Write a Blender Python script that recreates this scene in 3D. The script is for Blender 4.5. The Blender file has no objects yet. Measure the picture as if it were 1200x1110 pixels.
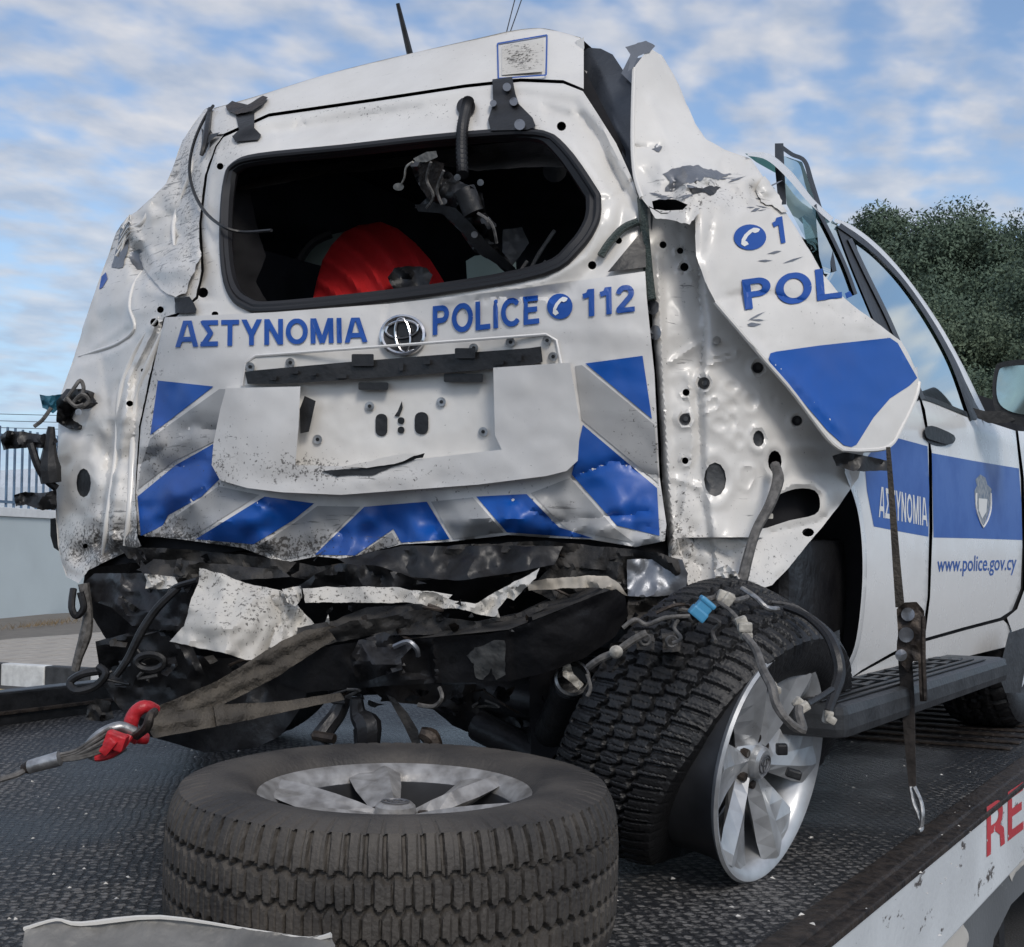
import bpy, bmesh, math, random
import numpy as np
from mathutils import Vector, Matrix, Euler
from mathutils.geometry import delaunay_2d_cdt
random.seed(7); RNG = np.random.default_rng(7)
S = bpy.context.scene; COL = S.collection; R = math.radians

# ------------------------------------------------------------------ camera, sky, sun, exposure
YAW = R(33.7); PITCH = R(3.43); F = 1500.0
cam_d = bpy.data.cameras.new('camera'); cam = bpy.data.objects.new('camera', cam_d); COL.objects.link(cam)
cam_d.sensor_width = 36; cam_d.sensor_fit = 'HORIZONTAL'; cam_d.lens = 45.0; cam_d.clip_end = 3000; cam_d.clip_start = .05
CAM = np.array([0, 0, 1.69]); cam.location = CAM
cam.rotation_euler = (R(90) + PITCH, 0, YAW); S.camera = cam
_m = np.array(Euler((R(90) + PITCH, 0, YAW)).to_matrix())
RGT, UP, FWD = _m[:, 0], _m[:, 1], -_m[:, 2]

SUN_EL, SUN_AZ = R(38), R(128)       # azimuth clockwise from +Y: low light from behind, right
w = bpy.data.worlds.new('World'); S.world = w; w.use_nodes = True
nt = w.node_tree; nt.nodes.clear()
def N(t, tree=None, **k):
    n = (tree or nt).nodes.new(t)
    for a, b in k.items(): setattr(n, a, b)
    return n
L = lambda a, b: nt.links.new(a, b)
sky = N('ShaderNodeTexSky'); sky.sky_type = 'NISHITA'; sky.sun_disc = False
sky.sun_elevation = SUN_EL; sky.sun_rotation = SUN_AZ; sky.air_density = 1.0; sky.dust_density = 1.6; sky.ozone_density = 2.0
sc = N('ShaderNodeVectorMath', operation='SCALE'); sc.inputs['Scale'].default_value = .15; L(sky.outputs[0], sc.inputs[0])
tc = N('ShaderNodeTexCoord'); sp = N('ShaderNodeSeparateXYZ'); L(tc.outputs['Generated'], sp.inputs[0])
def M(op, a, b=None, c=None, clamp=False):
    n = N('ShaderNodeMath', operation=op); n.use_clamp = clamp
    for i, v in enumerate((a, b, c)):
        if v is None: continue
        if isinstance(v, (int, float)): n.inputs[i].default_value = v
        else: L(v, n.inputs[i])
    return n.outputs[0]
zz = M('MAXIMUM', sp.outputs[2], 0.0); den = M('ADD', zz, .16)
cx = M('DIVIDE', sp.outputs[0], den); cy = M('DIVIDE', sp.outputs[1], den)
cmb = N('ShaderNodeCombineXYZ'); L(cx, cmb.inputs[0]); L(cy, cmb.inputs[1])
mp = N('ShaderNodeMapping'); mp.inputs['Rotation'].default_value = (0, 0, R(-28)); mp.inputs['Scale'].default_value = (1.25, 1.0, 1)
L(cmb.outputs[0], mp.inputs[0])
n1 = N('ShaderNodeTexNoise'); n1.inputs['Scale'].default_value = 8.5; n1.inputs['Detail'].default_value = 3; n1.inputs['Roughness'].default_value = .45; n1.inputs['Distortion'].default_value = .1
n2 = N('ShaderNodeTexNoise'); n2.inputs['Scale'].default_value = 1.1; n2.inputs['Detail'].default_value = 3
L(mp.outputs[0], n1.inputs[0]); L(mp.outputs[0], n2.inputs[0])
cl = M('ADD', M('MULTIPLY', n1.outputs[0], .85), M('MULTIPLY', n2.outputs[0], .60))
mr = N('ShaderNodeMapRange'); mr.interpolation_type = 'SMOOTHSTEP'; L(cl, mr.inputs[0])
mr.inputs[1].default_value = .52; mr.inputs[2].default_value = .86
n3 = N('ShaderNodeTexNoise'); n3.inputs['Scale'].default_value = 7.0; n3.inputs['Detail'].default_value = 4; L(mp.outputs[0], n3.inputs[0])
cr = N('ShaderNodeValToRGB'); L(n3.outputs[0], cr.inputs[0])
cr.color_ramp.elements[0].position = .35; cr.color_ramp.elements[0].color = (.40, .46, .57, 1)
cr.color_ramp.elements[1].position = .70; cr.color_ramp.elements[1].color = (.70, .69, .70, 1)
mx = N('ShaderNodeMix', data_type='RGBA')
L(M('MULTIPLY', mr.outputs[0], .88), mx.inputs[0]); L(sc.outputs[0], mx.inputs[6]); L(cr.outputs[0], mx.inputs[7])
# pale haze low over the horizon
hz = N('ShaderNodeMapRange'); L(sp.outputs[2], hz.inputs[0]); hz.inputs[1].default_value = 0.0; hz.inputs[2].default_value = .30
hz.inputs[3].default_value = .75; hz.inputs[4].default_value = 0.0
mh = N('ShaderNodeMix', data_type='RGBA'); L(hz.outputs[0], mh.inputs[0]); L(mx.outputs[2], mh.inputs[6]); mh.inputs[7].default_value = (.36, .53, .74, 1)
bg = N('ShaderNodeBackground'); L(mh.outputs[2], bg.inputs[0]); bg.inputs[1].default_value = 1.0
ow = N('ShaderNodeOutputWorld'); L(bg.outputs[0], ow.inputs[0])
sd = bpy.data.lights.new('sun', 'SUN'); sun = bpy.data.objects.new('sun', sd); COL.objects.link(sun)
sd.energy = 1.4; sd.angle = R(16); sd.color = (1, .95, .88)
sdir = Vector((math.sin(SUN_AZ) * math.cos(SUN_EL), math.cos(SUN_AZ) * math.cos(SUN_EL), math.sin(SUN_EL)))
sun.rotation_euler = sdir.to_track_quat('Z', 'Y').to_euler()
S.view_settings.view_transform = 'Standard'; S.view_settings.look = 'None'; S.view_settings.gamma = 1
S.view_settings.exposure = 0.15; S.view_settings.use_curve_mapping = False
S.render.engine = 'CYCLES'; S.cycles.max_bounces = 6; S.cycles.transparent_max_bounces = 12

# ------------------------------------------------------------------ geometry helpers
def P(px, py, d):
    px = np.asarray(px, float); py = np.asarray(py, float); d = np.asarray(d, float)[..., None]
    return CAM + d * (FWD + ((px - 600) / F)[..., None] * RGT + ((555 - py) / F)[..., None] * UP)
def ray(px, py): return FWD + (px - 600) / F * RGT + (555 - py) / F * UP
def onaxis(px, py, ax, val): r = ray(px, py); return CAM + r * ((val - CAM[ax]) / r[ax])
def onZ(px, py, z=1.0): return onaxis(px, py, 2, z)
def onX(px, py, x): return onaxis(px, py, 0, x)

def _h(ix, iy, s):
    v = np.sin(ix * 127.1 + iy * 311.7 + s * 74.7) * 43758.5453
    return v - np.floor(v)
def noise(u, v, scale, seed=0):
    x, y = u / scale, v / scale; ix, iy = np.floor(x), np.floor(y); fx, fy = x - ix, y - iy
    fx = fx * fx * fx * (fx * (fx * 6 - 15) + 10); fy = fy * fy * fy * (fy * (fy * 6 - 15) + 10)
    a, b, c, d = _h(ix, iy, seed), _h(ix + 1, iy, seed), _h(ix, iy + 1, seed), _h(ix + 1, iy + 1, seed)
    return (a + (b - a) * fx + (c - a) * fy + (a - b - c + d) * fx * fy) * 2 - 1
def fbm(u, v, scale, seed=0, o=4):
    t = 0
    for i in range(o): t = t + noise(u + i * 17, v - i * 31, scale / 2 ** i, seed + i) / 2 ** i
    return t
def ridged(u, v, scale, seed=0, o=3):
    t = 0
    for i in range(o): t = t + (1 - 2 * np.abs(noise(u + 9 * i, v, scale / 2 ** i, seed + i))) / 2 ** i
    return t
def facets(u, v, scale, seed=0):
    """crumpled sheet: continuous flat facets meeting in sharp folds (random heights on a warped triangle lattice)"""
    x = u / scale + .35 * noise(u, v, scale * 1.7, seed + 20); y = v / scale + .35 * noise(u, v, scale * 1.6, seed + 21)
    s = (x + y) * .3660254; xs, ys = x + s, y + s; i, j = np.floor(xs), np.floor(ys); fx, fy = xs - i, ys - j
    up = fx > fy; i1 = np.where(up, 1., 0.); j1 = 1 - i1; h = lambda a, b: _h(a, b, seed) * 2 - 1
    wa = np.where(up, 1 - fx, 1 - fy); wb = np.abs(fx - fy); wc = np.where(up, fy, fx)
    return (wa * h(i, j) + wb * h(i + i1, j + j1) + wc * h(i + 1, j + 1)) * 1.1
def segdist(u, v, pts, signed=False):
    best = np.full(u.shape, 1e9); sg = np.ones(u.shape)
    for (x0, y0), (x1, y1) in zip(pts[:-1], pts[1:]):
        dx, dy = x1 - x0, y1 - y0; l = dx * dx + dy * dy + 1e-9
        t = np.clip(((u - x0) * dx + (v - y0) * dy) / l, 0, 1)
        d = np.hypot(u - x0 - t * dx, v - y0 - t * dy); k = d < best
        best = np.where(k, d, best)
        if signed: sg = np.where(k, np.sign((u - x0) * dy - (v - y0) * dx), sg)
    return best * sg if signed else best
def inside(u, v, poly):
    c = np.zeros(u.shape, bool); n = len(poly)
    for i in range(n):
        x0, y0 = poly[i]; x1, y1 = poly[(i + 1) % n]
        if y0 == y1: continue
        k = ((y0 > v) != (y1 > v)) & (u < (x1 - x0) * (v - y0) / (y1 - y0) + x0); c ^= k
    return c
# displacement features (metres towards the viewer side of the sheet)
def bump(x, y, rx, ry, a): return lambda u, v: a * np.exp(-((u - x) / rx) ** 2 - ((v - y) / ry) ** 2)
def ring(x, y, rx, ry, a, w=.22): return lambda u, v: a * np.exp(-((np.hypot((u - x) / rx, (v - y) / ry) - 1) / w) ** 2)
def crease(pts, wd, a): return lambda u, v: a * np.exp(-segdist(u, v, pts) / wd)
def ridge(pts, wd, a): return lambda u, v: a * np.exp(-(segdist(u, v, pts) / wd) ** 2)
def step(pts, wd, a): return lambda u, v: a * .5 * np.tanh(segdist(u, v, pts, True) / wd)
def pad(poly, wd, a):
    def f(u, v):
        d = segdist(u, v, list(poly) + [poly[0]]); return a * np.clip(np.where(inside(u, v, poly), d, -d) / wd + .5, 0, 1)
    return f
def msk(x, y, rx, ry): return lambda u, v: np.exp(-((u - x) / rx) ** 2 - ((v - y) / ry) ** 2)

class Surf:
    def __init__(s, ctrl, disps=()):
        c = np.array(ctrl, float); s.c = c[:, :2] / 1000; n = len(c); s.disps = list(disps); s.o = 0
        K = s.k(s.c); Pm = np.c_[np.ones(n), s.c]
        A = np.zeros((n + 3, n + 3)); A[:n, :n] = K + np.eye(n) * 1e-6; A[:n, n:] = Pm; A[n:, :n] = Pm.T
        b = np.r_[1 / c[:, 2], 0, 0, 0]
        s.w = np.linalg.lstsq(A, b, rcond=None)[0] if n > 3 else np.r_[np.zeros(n), np.linalg.lstsq(Pm, 1 / c[:, 2], rcond=None)[0]]
    def k(s, q):
        r2 = ((q[:, None] - s.c[None]) ** 2).sum(2); return np.where(r2 > 0, .5 * r2 * np.log(r2 + 1e-12), 0)
    def depth(s, u, v):
        q = np.c_[u, v] / 1000; d = 1 / (s.k(q) @ s.w[:-3] + np.c_[np.ones(len(q)), q] @ s.w[-3:])
        for f in s.disps: d = d - f(u, v)
        return d
    def __call__(s, u, v, off=0.):
        u = np.atleast_1d(np.asarray(u, float)); v = np.atleast_1d(np.asarray(v, float)); return P(u, v, s.depth(u, v) - off)
class Plane:
    """plane through point p with normal n"""
    def __init__(s, p, n, disps=()): s.p = np.array(p, float); s.n = np.array(n, float); s.disps = list(disps)
    def depth(s, u, v):
        rr = FWD + ((u - 600) / F)[:, None] * RGT + ((555 - v) / F)[:, None] * UP
        d = ((s.p - CAM) @ s.n) / (rr @ s.n)
        for f in s.disps: d = d - f(u, v)
        return d
    __call__ = Surf.__call__

def catmull(pts, n=6, closed=True):
    pts = np.array(pts, float); m = len(pts); out = []
    for i in range(m if closed else m - 1):
        g = (lambda k: pts[k % m]) if closed else (lambda k: pts[min(max(k, 0), m - 1)])
        p0, p1, p2, p3 = g(i - 1), g(i), g(i + 1), g(i + 2)
        for j in range(n):
            t = j / n
            out.append(.5 * (2 * p1 + (p2 - p0) * t + (2 * p0 - 5 * p1 + 4 * p2 - p3) * t * t + (3 * p1 - p0 - 3 * p2 + p3) * t ** 3))
    if not closed: out.append(pts[-1])
    return np.array(out)
def densify(poly, st):
    out = []
    for i in range(len(poly)):
        a = np.array(poly[i], float); b = np.array(poly[(i + 1) % len(poly)], float); n = max(1, int(np.hypot(*(b - a)) / st))
        for j in range(n): out.append(a + (b - a) * j / n)
    return np.array(out)

# ------------------------------------------------------------------ objects
LOC = {}
def tag(o, label=None, cat=None, group=None, kind=None):
    for k, v in (('label', label), ('category', cat), ('group', group), ('kind', kind)):
        if v: o[k] = v
    return o
def thing(name, label, cat, loc=(0, 0, 0), group=None):
    o = bpy.data.objects.new(name, None); COL.objects.link(o); o.location = loc; o.empty_display_size = .1
    LOC[o] = np.array(loc, float); return tag(o, label, cat, group)
def mesh(name, V, Fc, mat, parent=None, smooth=True, attrs=None, kind=None):
    V = np.asarray(V, float)
    base = LOC.get(parent, np.zeros(3))
    me = bpy.data.meshes.new(name); me.from_pydata((V - base).tolist(), [], [tuple(int(i) for i in f) for f in Fc])
    if attrs:
        for k, a in attrs.items():
            at = me.attributes.new(k, 'FLOAT', 'POINT'); at.data.foreach_set('value', np.asarray(a, np.float32))
    me.validate(); me.update()
    if smooth: me.shade_smooth(); me.set_sharp_from_angle(angle=R(38))
    me.materials.append(mat); o = bpy.data.objects.new(name, me); COL.objects.link(o)
    if parent: o.parent = parent; LOC[o] = base
    else: LOC[o] = np.zeros(3)
    if kind: o['kind'] = kind
    return o
def grime_f(u, v):
    g = np.zeros_like(u) + .20
    for (x, y, rx, ry, a) in GR: g = g + a * np.exp(-((u - x) / rx) ** 2 - ((v - y) / ry) ** 2)
    return g
def scuff_f(u, v):
    g = np.zeros_like(u)
    for (x, y, rx, ry, a) in SC: g = g + a * np.exp(-((u - x) / rx) ** 2 - ((v - y) / ry) ** 2)
    return g
GR = [(430, 130, 180, 16, .35), (270, 170, 30, 30, .3), (600, 150, 60, 20, .3), (220, 250, 16, 90, .35), (800, 300, 30, 60, .25), (800, 600, 25, 60, .3), (950, 600, 40, 30, .2), (850, 160, 40, 40, .1), (1000, 370, 60, 20, .25), (225, 170, 25, 60, .3), (470, 60, 160, 12, .2), (110, 600, 50, 70, .25), (150, 645, 110, 34, .75), (300, 645, 160, 22, .55), (430, 640, 120, 18, .45), (200, 560, 50, 90, .35), (180, 470, 14, 100, .3),
      (350, 545, 60, 22, .5), (450, 560, 160, 20, .35), (250, 560, 30, 25, .4), (200, 330, 60, 80, .25), (150, 240, 60, 60, .15), (850, 680, 80, 40, .35),
      (790, 640, 30, 40, .4), (770, 500, 10, 160, .3), (820, 230, 70, 25, .45), (620, 590, 90, 25, .3), (740, 520, 30, 60, .25), (300, 720, 90, 60, .35),
      (470, 700, 160, 30, .35), (700, 690, 80, 30, .3), (270, 520, 40, 30, .25), (900, 640, 50, 40, .2), (140, 450, 40, 60, .2), (610, 67, 26, 20, .55), (930, 440, 30, 80, .1),
      (275, 215, 20, 60, .15), (720, 150, 30, 60, .2), (840, 560, 40, 80, .12)]
SC = [(215, 180, 20, 60, .9), (120, 400, 25, 70, .4), (230, 260, 12, 60, .6), (160, 350, 40, 40, .4), (480, 130, 200, 14, .4), (720, 180, 20, 60, .7), (470, 90, 180, 16, .4), (800, 400, 20, 90, .7), (900, 560, 60, 60, .5), (960, 400, 80, 20, .3), (110, 500, 30, 60, .2), (200, 225, 50, 40, .6), (140, 280, 30, 40, .9), (820, 212, 60, 22, 1.0), (880, 235, 40, 20, .5), (610, 68, 25, 20, .9), (200, 300, 50, 40, .8), (450, 555, 130, 14, .7),
      (260, 525, 40, 26, .7), (200, 500, 30, 60, .7), (740, 510, 30, 50, .9), (640, 600, 90, 20, .8), (860, 370, 25, 20, .5), (980, 330, 30, 40, .4), (300, 620, 100, 25, .6),
      (430, 620, 60, 25, .8), (800, 320, 15, 30, .6), (860, 680, 40, 30, .8), (150, 620, 60, 40, .9), (130, 560, 40, 80, .25), (1050, 420, 15, 25, .5), (940, 270, 14, 30, .5)]

def patch(name, surf, outline, mat, parent=None, holes=(), st=5., off=0., thick=0., jag=0., smooth=0, nf=None, kind=None, seed=1, sh=True, back=True):
    poly = np.array(outline, float)
    if smooth: poly = catmull(poly, smooth)
    poly = densify(poly, st)
    if jag:
        a = np.arange(len(poly)); ctr = poly.mean(0); nrm = (np.roll(poly, -1, 0) - np.roll(poly, 1, 0))[:, ::-1] * [1, -1]
        nrm /= np.linalg.norm(nrm, axis=1)[:, None] + 1e-6
        k = fbm(poly[:, 0] + seed * 50, poly[:, 1], st * 5, seed) + .6 * (RNG.random(len(poly)) - .5); poly = poly + nrm * (k * jag)[:, None]
    hs = [densify(np.array(h, float), st) for h in holes]
    x0, y0 = poly.min(0); x1, y1 = poly.max(0)
    gx, gy = np.meshgrid(np.arange(x0 + st / 2, x1, st), np.arange(y0 + st / 2, y1, st)); gx[::2] += st / 2
    gx = gx.ravel(); gy = gy.ravel(); gx = gx + (RNG.random(len(gx)) - .5) * st * .2; gy = gy + (RNG.random(len(gy)) - .5) * st * .2
    k = inside(gx, gy, poly)
    for h in hs: k &= ~inside(gx, gy, h)
    gx, gy = gx[k], gy[k]
    for b in [poly] + hs:
        if len(gx): k = segdist(gx, gy, [tuple(q) for q in b] + [tuple(b[0])]) > st * .5; gx, gy = gx[k], gy[k]
    pts = [Vector(p) for p in poly]; edges = [(i, (i + 1) % len(poly)) for i in range(len(poly))]
    for h in hs:
        n0 = len(pts); pts += [Vector(p) for p in h]; edges += [(n0 + i, n0 + (i + 1) % len(h)) for i in range(len(h))]
    pts += [Vector((a, b)) for a, b in zip(gx, gy)]
    vo, eo, fo, ov, oe, of = delaunay_2d_cdt(pts, edges, [], 0, 1e-4)
    V = np.array([tuple(p) for p in vo]); T = np.array([f for f in fo if len(f) == 3])
    c = V[T].mean(1); k = inside(c[:, 0], c[:, 1], poly)
    for h in hs: k &= ~inside(c[:, 0], c[:, 1], h)
    T = T[k]
    d1 = V[T[:, 1]] - V[T[:, 0]]; d2 = V[T[:, 2]] - V[T[:, 0]]; cr = d1[:, 0] * d2[:, 1] - d1[:, 1] * d2[:, 0]
    T[cr > 0] = T[cr > 0][:, ::-1]       # face the viewer side (y runs down)
    W = surf(V[:, 0], V[:, 1], off); n = len(V); FC = [tuple(t) for t in T]; UVs = V
    if thick:
        cnt = {}
        for t in T:
            for a, b in ((t[0], t[1]), (t[1], t[2]), (t[2], t[0])): cnt[(int(a), int(b))] = 1
        W = np.r_[W, surf(V[:, 0], V[:, 1], off - thick)]; UVs = np.r_[V, V]
        for (a, b) in cnt:
            if (b, a) not in cnt: FC.append((b, a, a + n, b + n))
        if back: FC += [(t[2] + n, t[1] + n, t[0] + n) for t in T]
    at = {'grime': grime_f(UVs[:, 0], UVs[:, 1]), 'scuff': scuff_f(UVs[:, 0], UVs[:, 1])}
    if nf: at['grime'] = at['grime'] + nf(UVs[:, 0], UVs[:, 1])
    return mesh(name, W, FC, mat, parent, sh, at, kind)

def ell(x, y, rx, ry, n=16, rot=0):
    t = np.linspace(0, 2 * np.pi, n, endpoint=False); c, s = math.cos(rot), math.sin(rot)
    a, b = rx * np.cos(t), ry * np.sin(t); return np.c_[x + a * c - b * s, y + a * s + b * c]
def rbox(x0, y0, x1, y1, r, n=4):
    o = []
    for (cx_, cy_, a0) in ((x1 - r, y0 + r, -90), (x1 - r, y1 - r, 0), (x0 + r, y1 - r, 90), (x0 + r, y0 + r, 180)):
        for i in range(n + 1): a = R(a0 + 90 * i / n); o.append((cx_ + r * math.cos(a), cy_ + r * math.sin(a)))
    return o
def frame(d):
    d = d / (np.linalg.norm(d) + 1e-9); a = np.array([0, 0, 1.]) if abs(d[2]) < .9 else np.array([1., 0, 0])
    x = np.cross(a, d); x /= np.linalg.norm(x); return x, np.cross(d, x), d
def tube_geo(pts, r, n=10, sm=4, closed=False):
    pts = np.array(pts, float)
    if sm: pts = catmull(pts, sm, closed)
    m = len(pts); rr = np.full(m, r) if np.isscalar(r) else np.interp(np.linspace(0, 1, m), np.linspace(0, 1, len(r)), r)
    T = np.gradient(pts, axis=0) if not closed else np.roll(pts, -1, 0) - np.roll(pts, 1, 0)
    x, y, _ = frame(T[0]); V = []; t = np.linspace(0, 2 * np.pi, n, endpoint=False)
    for i in range(m):
        d = T[i] / (np.linalg.norm(T[i]) + 1e-9); x = x - d * (x @ d); x /= np.linalg.norm(x) + 1e-9; y = np.cross(d, x)
        V.append(pts[i] + rr[i] * (np.cos(t)[:, None] * x + np.sin(t)[:, None] * y))
    V = np.concatenate(V); Fc = []
    for i in range(m if closed else m - 1):
        for j in range(n):
            a, b = i * n + j, i * n + (j + 1) % n; c = ((i + 1) % m) * n; Fc.append((a, b, c + (j + 1) % n, c + j))
    if not closed: Fc += [tuple(range(n))[::-1], tuple(range((m - 1) * n, m * n))]
    return V, Fc
def tube(name, pts, r, mat, parent=None, n=10, sm=4, closed=False, kind=None): V, Fc = tube_geo(pts, r, n, sm, closed); return mesh(name, V, Fc, mat, parent, True, None, kind)
def join(parts):
    V = []; Fc = []; n = 0
    for v, f in parts: V.append(np.asarray(v, float)); Fc += [tuple(i + n for i in q) for q in f]; n += len(v)
    return np.concatenate(V), Fc
def box_geo(lo, hi, bev=0.004, rot=None, org=None):
    bm = bmesh.new(); bmesh.ops.create_cube(bm, size=1); lo = np.array(lo, float); hi = np.array(hi, float)
    for v in bm.verts: v.co = Vector((lo + hi) / 2 + np.array(v.co) * (hi - lo))
    if bev: bmesh.ops.bevel(bm, geom=bm.edges[:], offset=bev, segments=2, affect='EDGES', profile=.6)
    bm.verts.index_update(); V = np.array([tuple(v.co) for v in bm.verts]); Fc = [tuple(v.index for v in f.verts) for f in bm.faces]; bm.free()
    if rot is not None:
        o = np.zeros(3) if org is None else np.array(org); V = (V - o) @ np.array(rot).T + o
    return V, Fc
def box(name, lo, hi, mat, parent=None, bev=.004, kind=None, rot=None, org=None): V, Fc = box_geo(lo, hi, bev, rot, org); return mesh(name, V, Fc, mat, parent, False, None, kind)
def lathe_geo(prof, n=48, a0=0, a1=2 * np.pi):
    prof = np.array(prof, float); full = abs(a1 - a0 - 2 * np.pi) < 1e-6; t = np.linspace(a0, a1, n, endpoint=not full); m = len(prof); V = []
    for (r, z) in prof: V.append(np.c_[r * np.cos(t), r * np.sin(t), np.full(n, z)])
    V = np.concatenate(V); Fc = []
    for i in range(m - 1):
        for j in range(n if full else n - 1):
            k = (j + 1) % n; Fc.append((i * n + j, i * n + k, (i + 1) * n + k, (i + 1) * n + j))
    return V, Fc
def xf(V, Mx, t): return np.asarray(V) @ np.array(Mx).T + np.array(t)

# ------------------------------------------------------------------ materials
def mat(name, col, rough=.5, metal=0., spec=.5, var=.12, vscale=6., bump=0., bscale=60., coat=0., c2=None, fac=None):
    m = bpy.data.materials.new(name); m.use_nodes = True; t = m.node_tree; b = t.nodes['Principled BSDF']
    b.inputs['Roughness'].default_value = rough; b.inputs['Metallic'].default_value = metal; b.inputs['Specular IOR Level'].default_value = spec
    b.inputs['Coat Weight'].default_value = coat; b.inputs['Coat Roughness'].default_value = .12
    tcn = t.nodes.new('ShaderNodeTexCoord'); nz = t.nodes.new('ShaderNodeTexNoise'); nz.inputs['Scale'].default_value = vscale; nz.inputs['Detail'].default_value = 6
    t.links.new(tcn.outputs['Object'], nz.inputs[0]); rp = t.nodes.new('ShaderNodeValToRGB'); t.links.new(nz.outputs[0], rp.inputs[0])
    c = np.array(col); d = c * (1 - var) if c2 is None else np.array(c2); e = np.minimum(c * (1 + var), 1)
    rp.color_ramp.elements[0].position = .35; rp.color_ramp.elements[0].color = (*d, 1)
    rp.color_ramp.elements[1].position = .65; rp.color_ramp.elements[1].color = (*(e if c2 is None else c), 1)
    t.links.new(rp.outputs[0], b.inputs['Base Color'])
    rm = t.nodes.new('ShaderNodeMapRange'); rm.inputs[3].default_value = max(rough - .12, .02); rm.inputs[4].default_value = min(rough + .12, 1)
    t.links.new(nz.outputs[0], rm.inputs[0]); t.links.new(rm.outputs[0], b.inputs['Roughness'])
    if bump:
        n2 = t.nodes.new('ShaderNodeTexNoise'); n2.inputs['Scale'].default_value = bscale; n2.inputs['Detail'].default_value = 5
        t.links.new(tcn.outputs['Object'], n2.inputs[0]); bp = t.nodes.new('ShaderNodeBump'); bp.inputs['Strength'].default_value = bump; bp.inputs['Distance'].default_value = .01
        t.links.new(n2.outputs[0], bp.inputs['Height']); t.links.new(bp.outputs[0], b.inputs['Normal'])
    return m
def dirty(name, col, rough=.35, coat=.3, metal=0., dirt=(.035, .03, .026), amt=1.0, samt=1.0):
    """painted sheet: speckled road dirt by the 'grime' attribute, dragged scratches by 'scuff'"""
    m = bpy.data.materials.new(name); m.use_nodes = True; t = m.node_tree; b = t.nodes['Principled BSDF']; lk = t.links.new
    def nn(k): return t.nodes.new(k)
    def mm(op, a, c, cl=False):
        n = nn('ShaderNodeMath'); n.operation = op; n.use_clamp = cl
        for i, v in enumerate((a, c)):
            if isinstance(v, (int, float)): n.inputs[i].default_value = v
            else: lk(v, n.inputs[i])
        return n.outputs[0]
    tcn = nn('ShaderNodeTexCoord'); O = tcn.outputs['Object']
    def nz(s, d=6, r=.6, mapsc=None, rot=None, dist=0.):
        n = nn('ShaderNodeTexNoise'); n.inputs['Scale'].default_value = s; n.inputs['Detail'].default_value = d; n.inputs['Roughness'].default_value = r; n.inputs['Distortion'].default_value = dist
        if mapsc:
            mpn = nn('ShaderNodeMapping'); mpn.inputs['Scale'].default_value = mapsc; mpn.inputs['Rotation'].default_value = rot or (0, 0, 0); lk(O, mpn.inputs[0]); lk(mpn.outputs[0], n.inputs[0])
        else: lk(O, n.inputs[0])
        return n.outputs[0]
    g = nn('ShaderNodeAttribute'); g.attribute_name = 'grime'; s = nn('ShaderNodeAttribute'); s.attribute_name = 'scuff'
    G = mm('MULTIPLY', g.outputs['Fac'], amt); Sf = mm('MULTIPLY', s.outputs['Fac'], samt)
    film = mm('MULTIPLY', mm('SUBTRACT', mm('ADD', nz(5, 5), mm('MULTIPLY', G, .55)), .50), 1.5, True)
    spk = mm('MULTIPLY', mm('SUBTRACT', mm('ADD', nz(95, 4, .7), mm('MULTIPLY', G, .26)), .735), 14, True)
    spk2 = mm('MULTIPLY', mm('SUBTRACT', mm('ADD', nz(28, 6, .75), mm('MULTIPLY', G, .22)), .78), 12, True)
    scr = mm('MULTIPLY', mm('SUBTRACT', mm('ADD', nz(12, 4, .6, (1, 1, 9), (0, R(12), 0), .4), mm('MULTIPLY', Sf, .17)), .735), 16, True)
    scr2 = mm('MULTIPLY', mm('SUBTRACT', mm('ADD', nz(9, 5, .7, (1.3, 1, 3), (0, R(-30), 0), 2.5), mm('MULTIPLY', Sf, .17)), .74), 14, True)
    base = nn('ShaderNodeRGB'); base.outputs[0].default_value = (*col, 1); cur = base.outputs[0]
    def mix(f, c):
        nonlocal cur
        x = nn('ShaderNodeMix'); x.data_type = 'RGBA'; lk(f, x.inputs[0]); lk(cur, x.inputs[6]); x.inputs[7].default_value = (*c, 1); cur = x.outputs[2]
    mix(mm('MULTIPLY', film, .5), tuple(.38 * a + .18 * b_ for a, b_ in zip(col, (.48, .40, .33))))
    mix(mm('MULTIPLY', scr2, .8), (.17, .165, .16)); mix(mm('MULTIPLY', scr, .75), (.10, .10, .10)); mix(mm('MULTIPLY', mm('MAXIMUM', spk, spk2), .85), dirt)
    lk(cur, b.inputs['Base Color']); b.inputs['Metallic'].default_value = metal; b.inputs['Coat Weight'].default_value = coat; b.inputs['Coat Roughness'].default_value = .15
    lk(mm('ADD', mm('MULTIPLY', mm('MAXIMUM', spk, film), .35), rough), b.inputs['Roughness'])
    bp = nn('ShaderNodeBump'); bp.inputs['Strength'].default_value = .25; bp.inputs['Distance'].default_value = .003
    lk(mm('SUBTRACT', mm('MULTIPLY', nz(7, 3), 1.2), mm('MULTIPLY', mm('MAXIMUM', scr2, spk2), .25)), bp.inputs['Height']); lk(bp.outputs[0], b.inputs['Normal'])
    return m
BLUE = (.002, .080, .38)
m_white = dirty('white_paint', (.72, .70, .665), .30, .35)
m_door = dirty('white_door_paint', (.76, .76, .75), .25, .4, amt=.5)
m_sheet = dirty('white_vinyl', (.68, .67, .655), .42, .08)
m_blue = dirty('blue_vinyl', BLUE, .38, .08, dirt=(.02, .02, .025), amt=.5, samt=.6)
m_grey = dirty('grey_reflective_vinyl', (.36, .365, .37), .38, .1)
m_inkblue = mat('blue_lettering', (.008, .072, .34), .4, var=.05)
m_torn = dirty('torn_white_bumper', (.60, .58, .54), .5, .0, amt=1.2)
m_bare = mat('bare_grey_metal', (.22, .23, .25), .35, .6, bump=.2)
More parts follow.
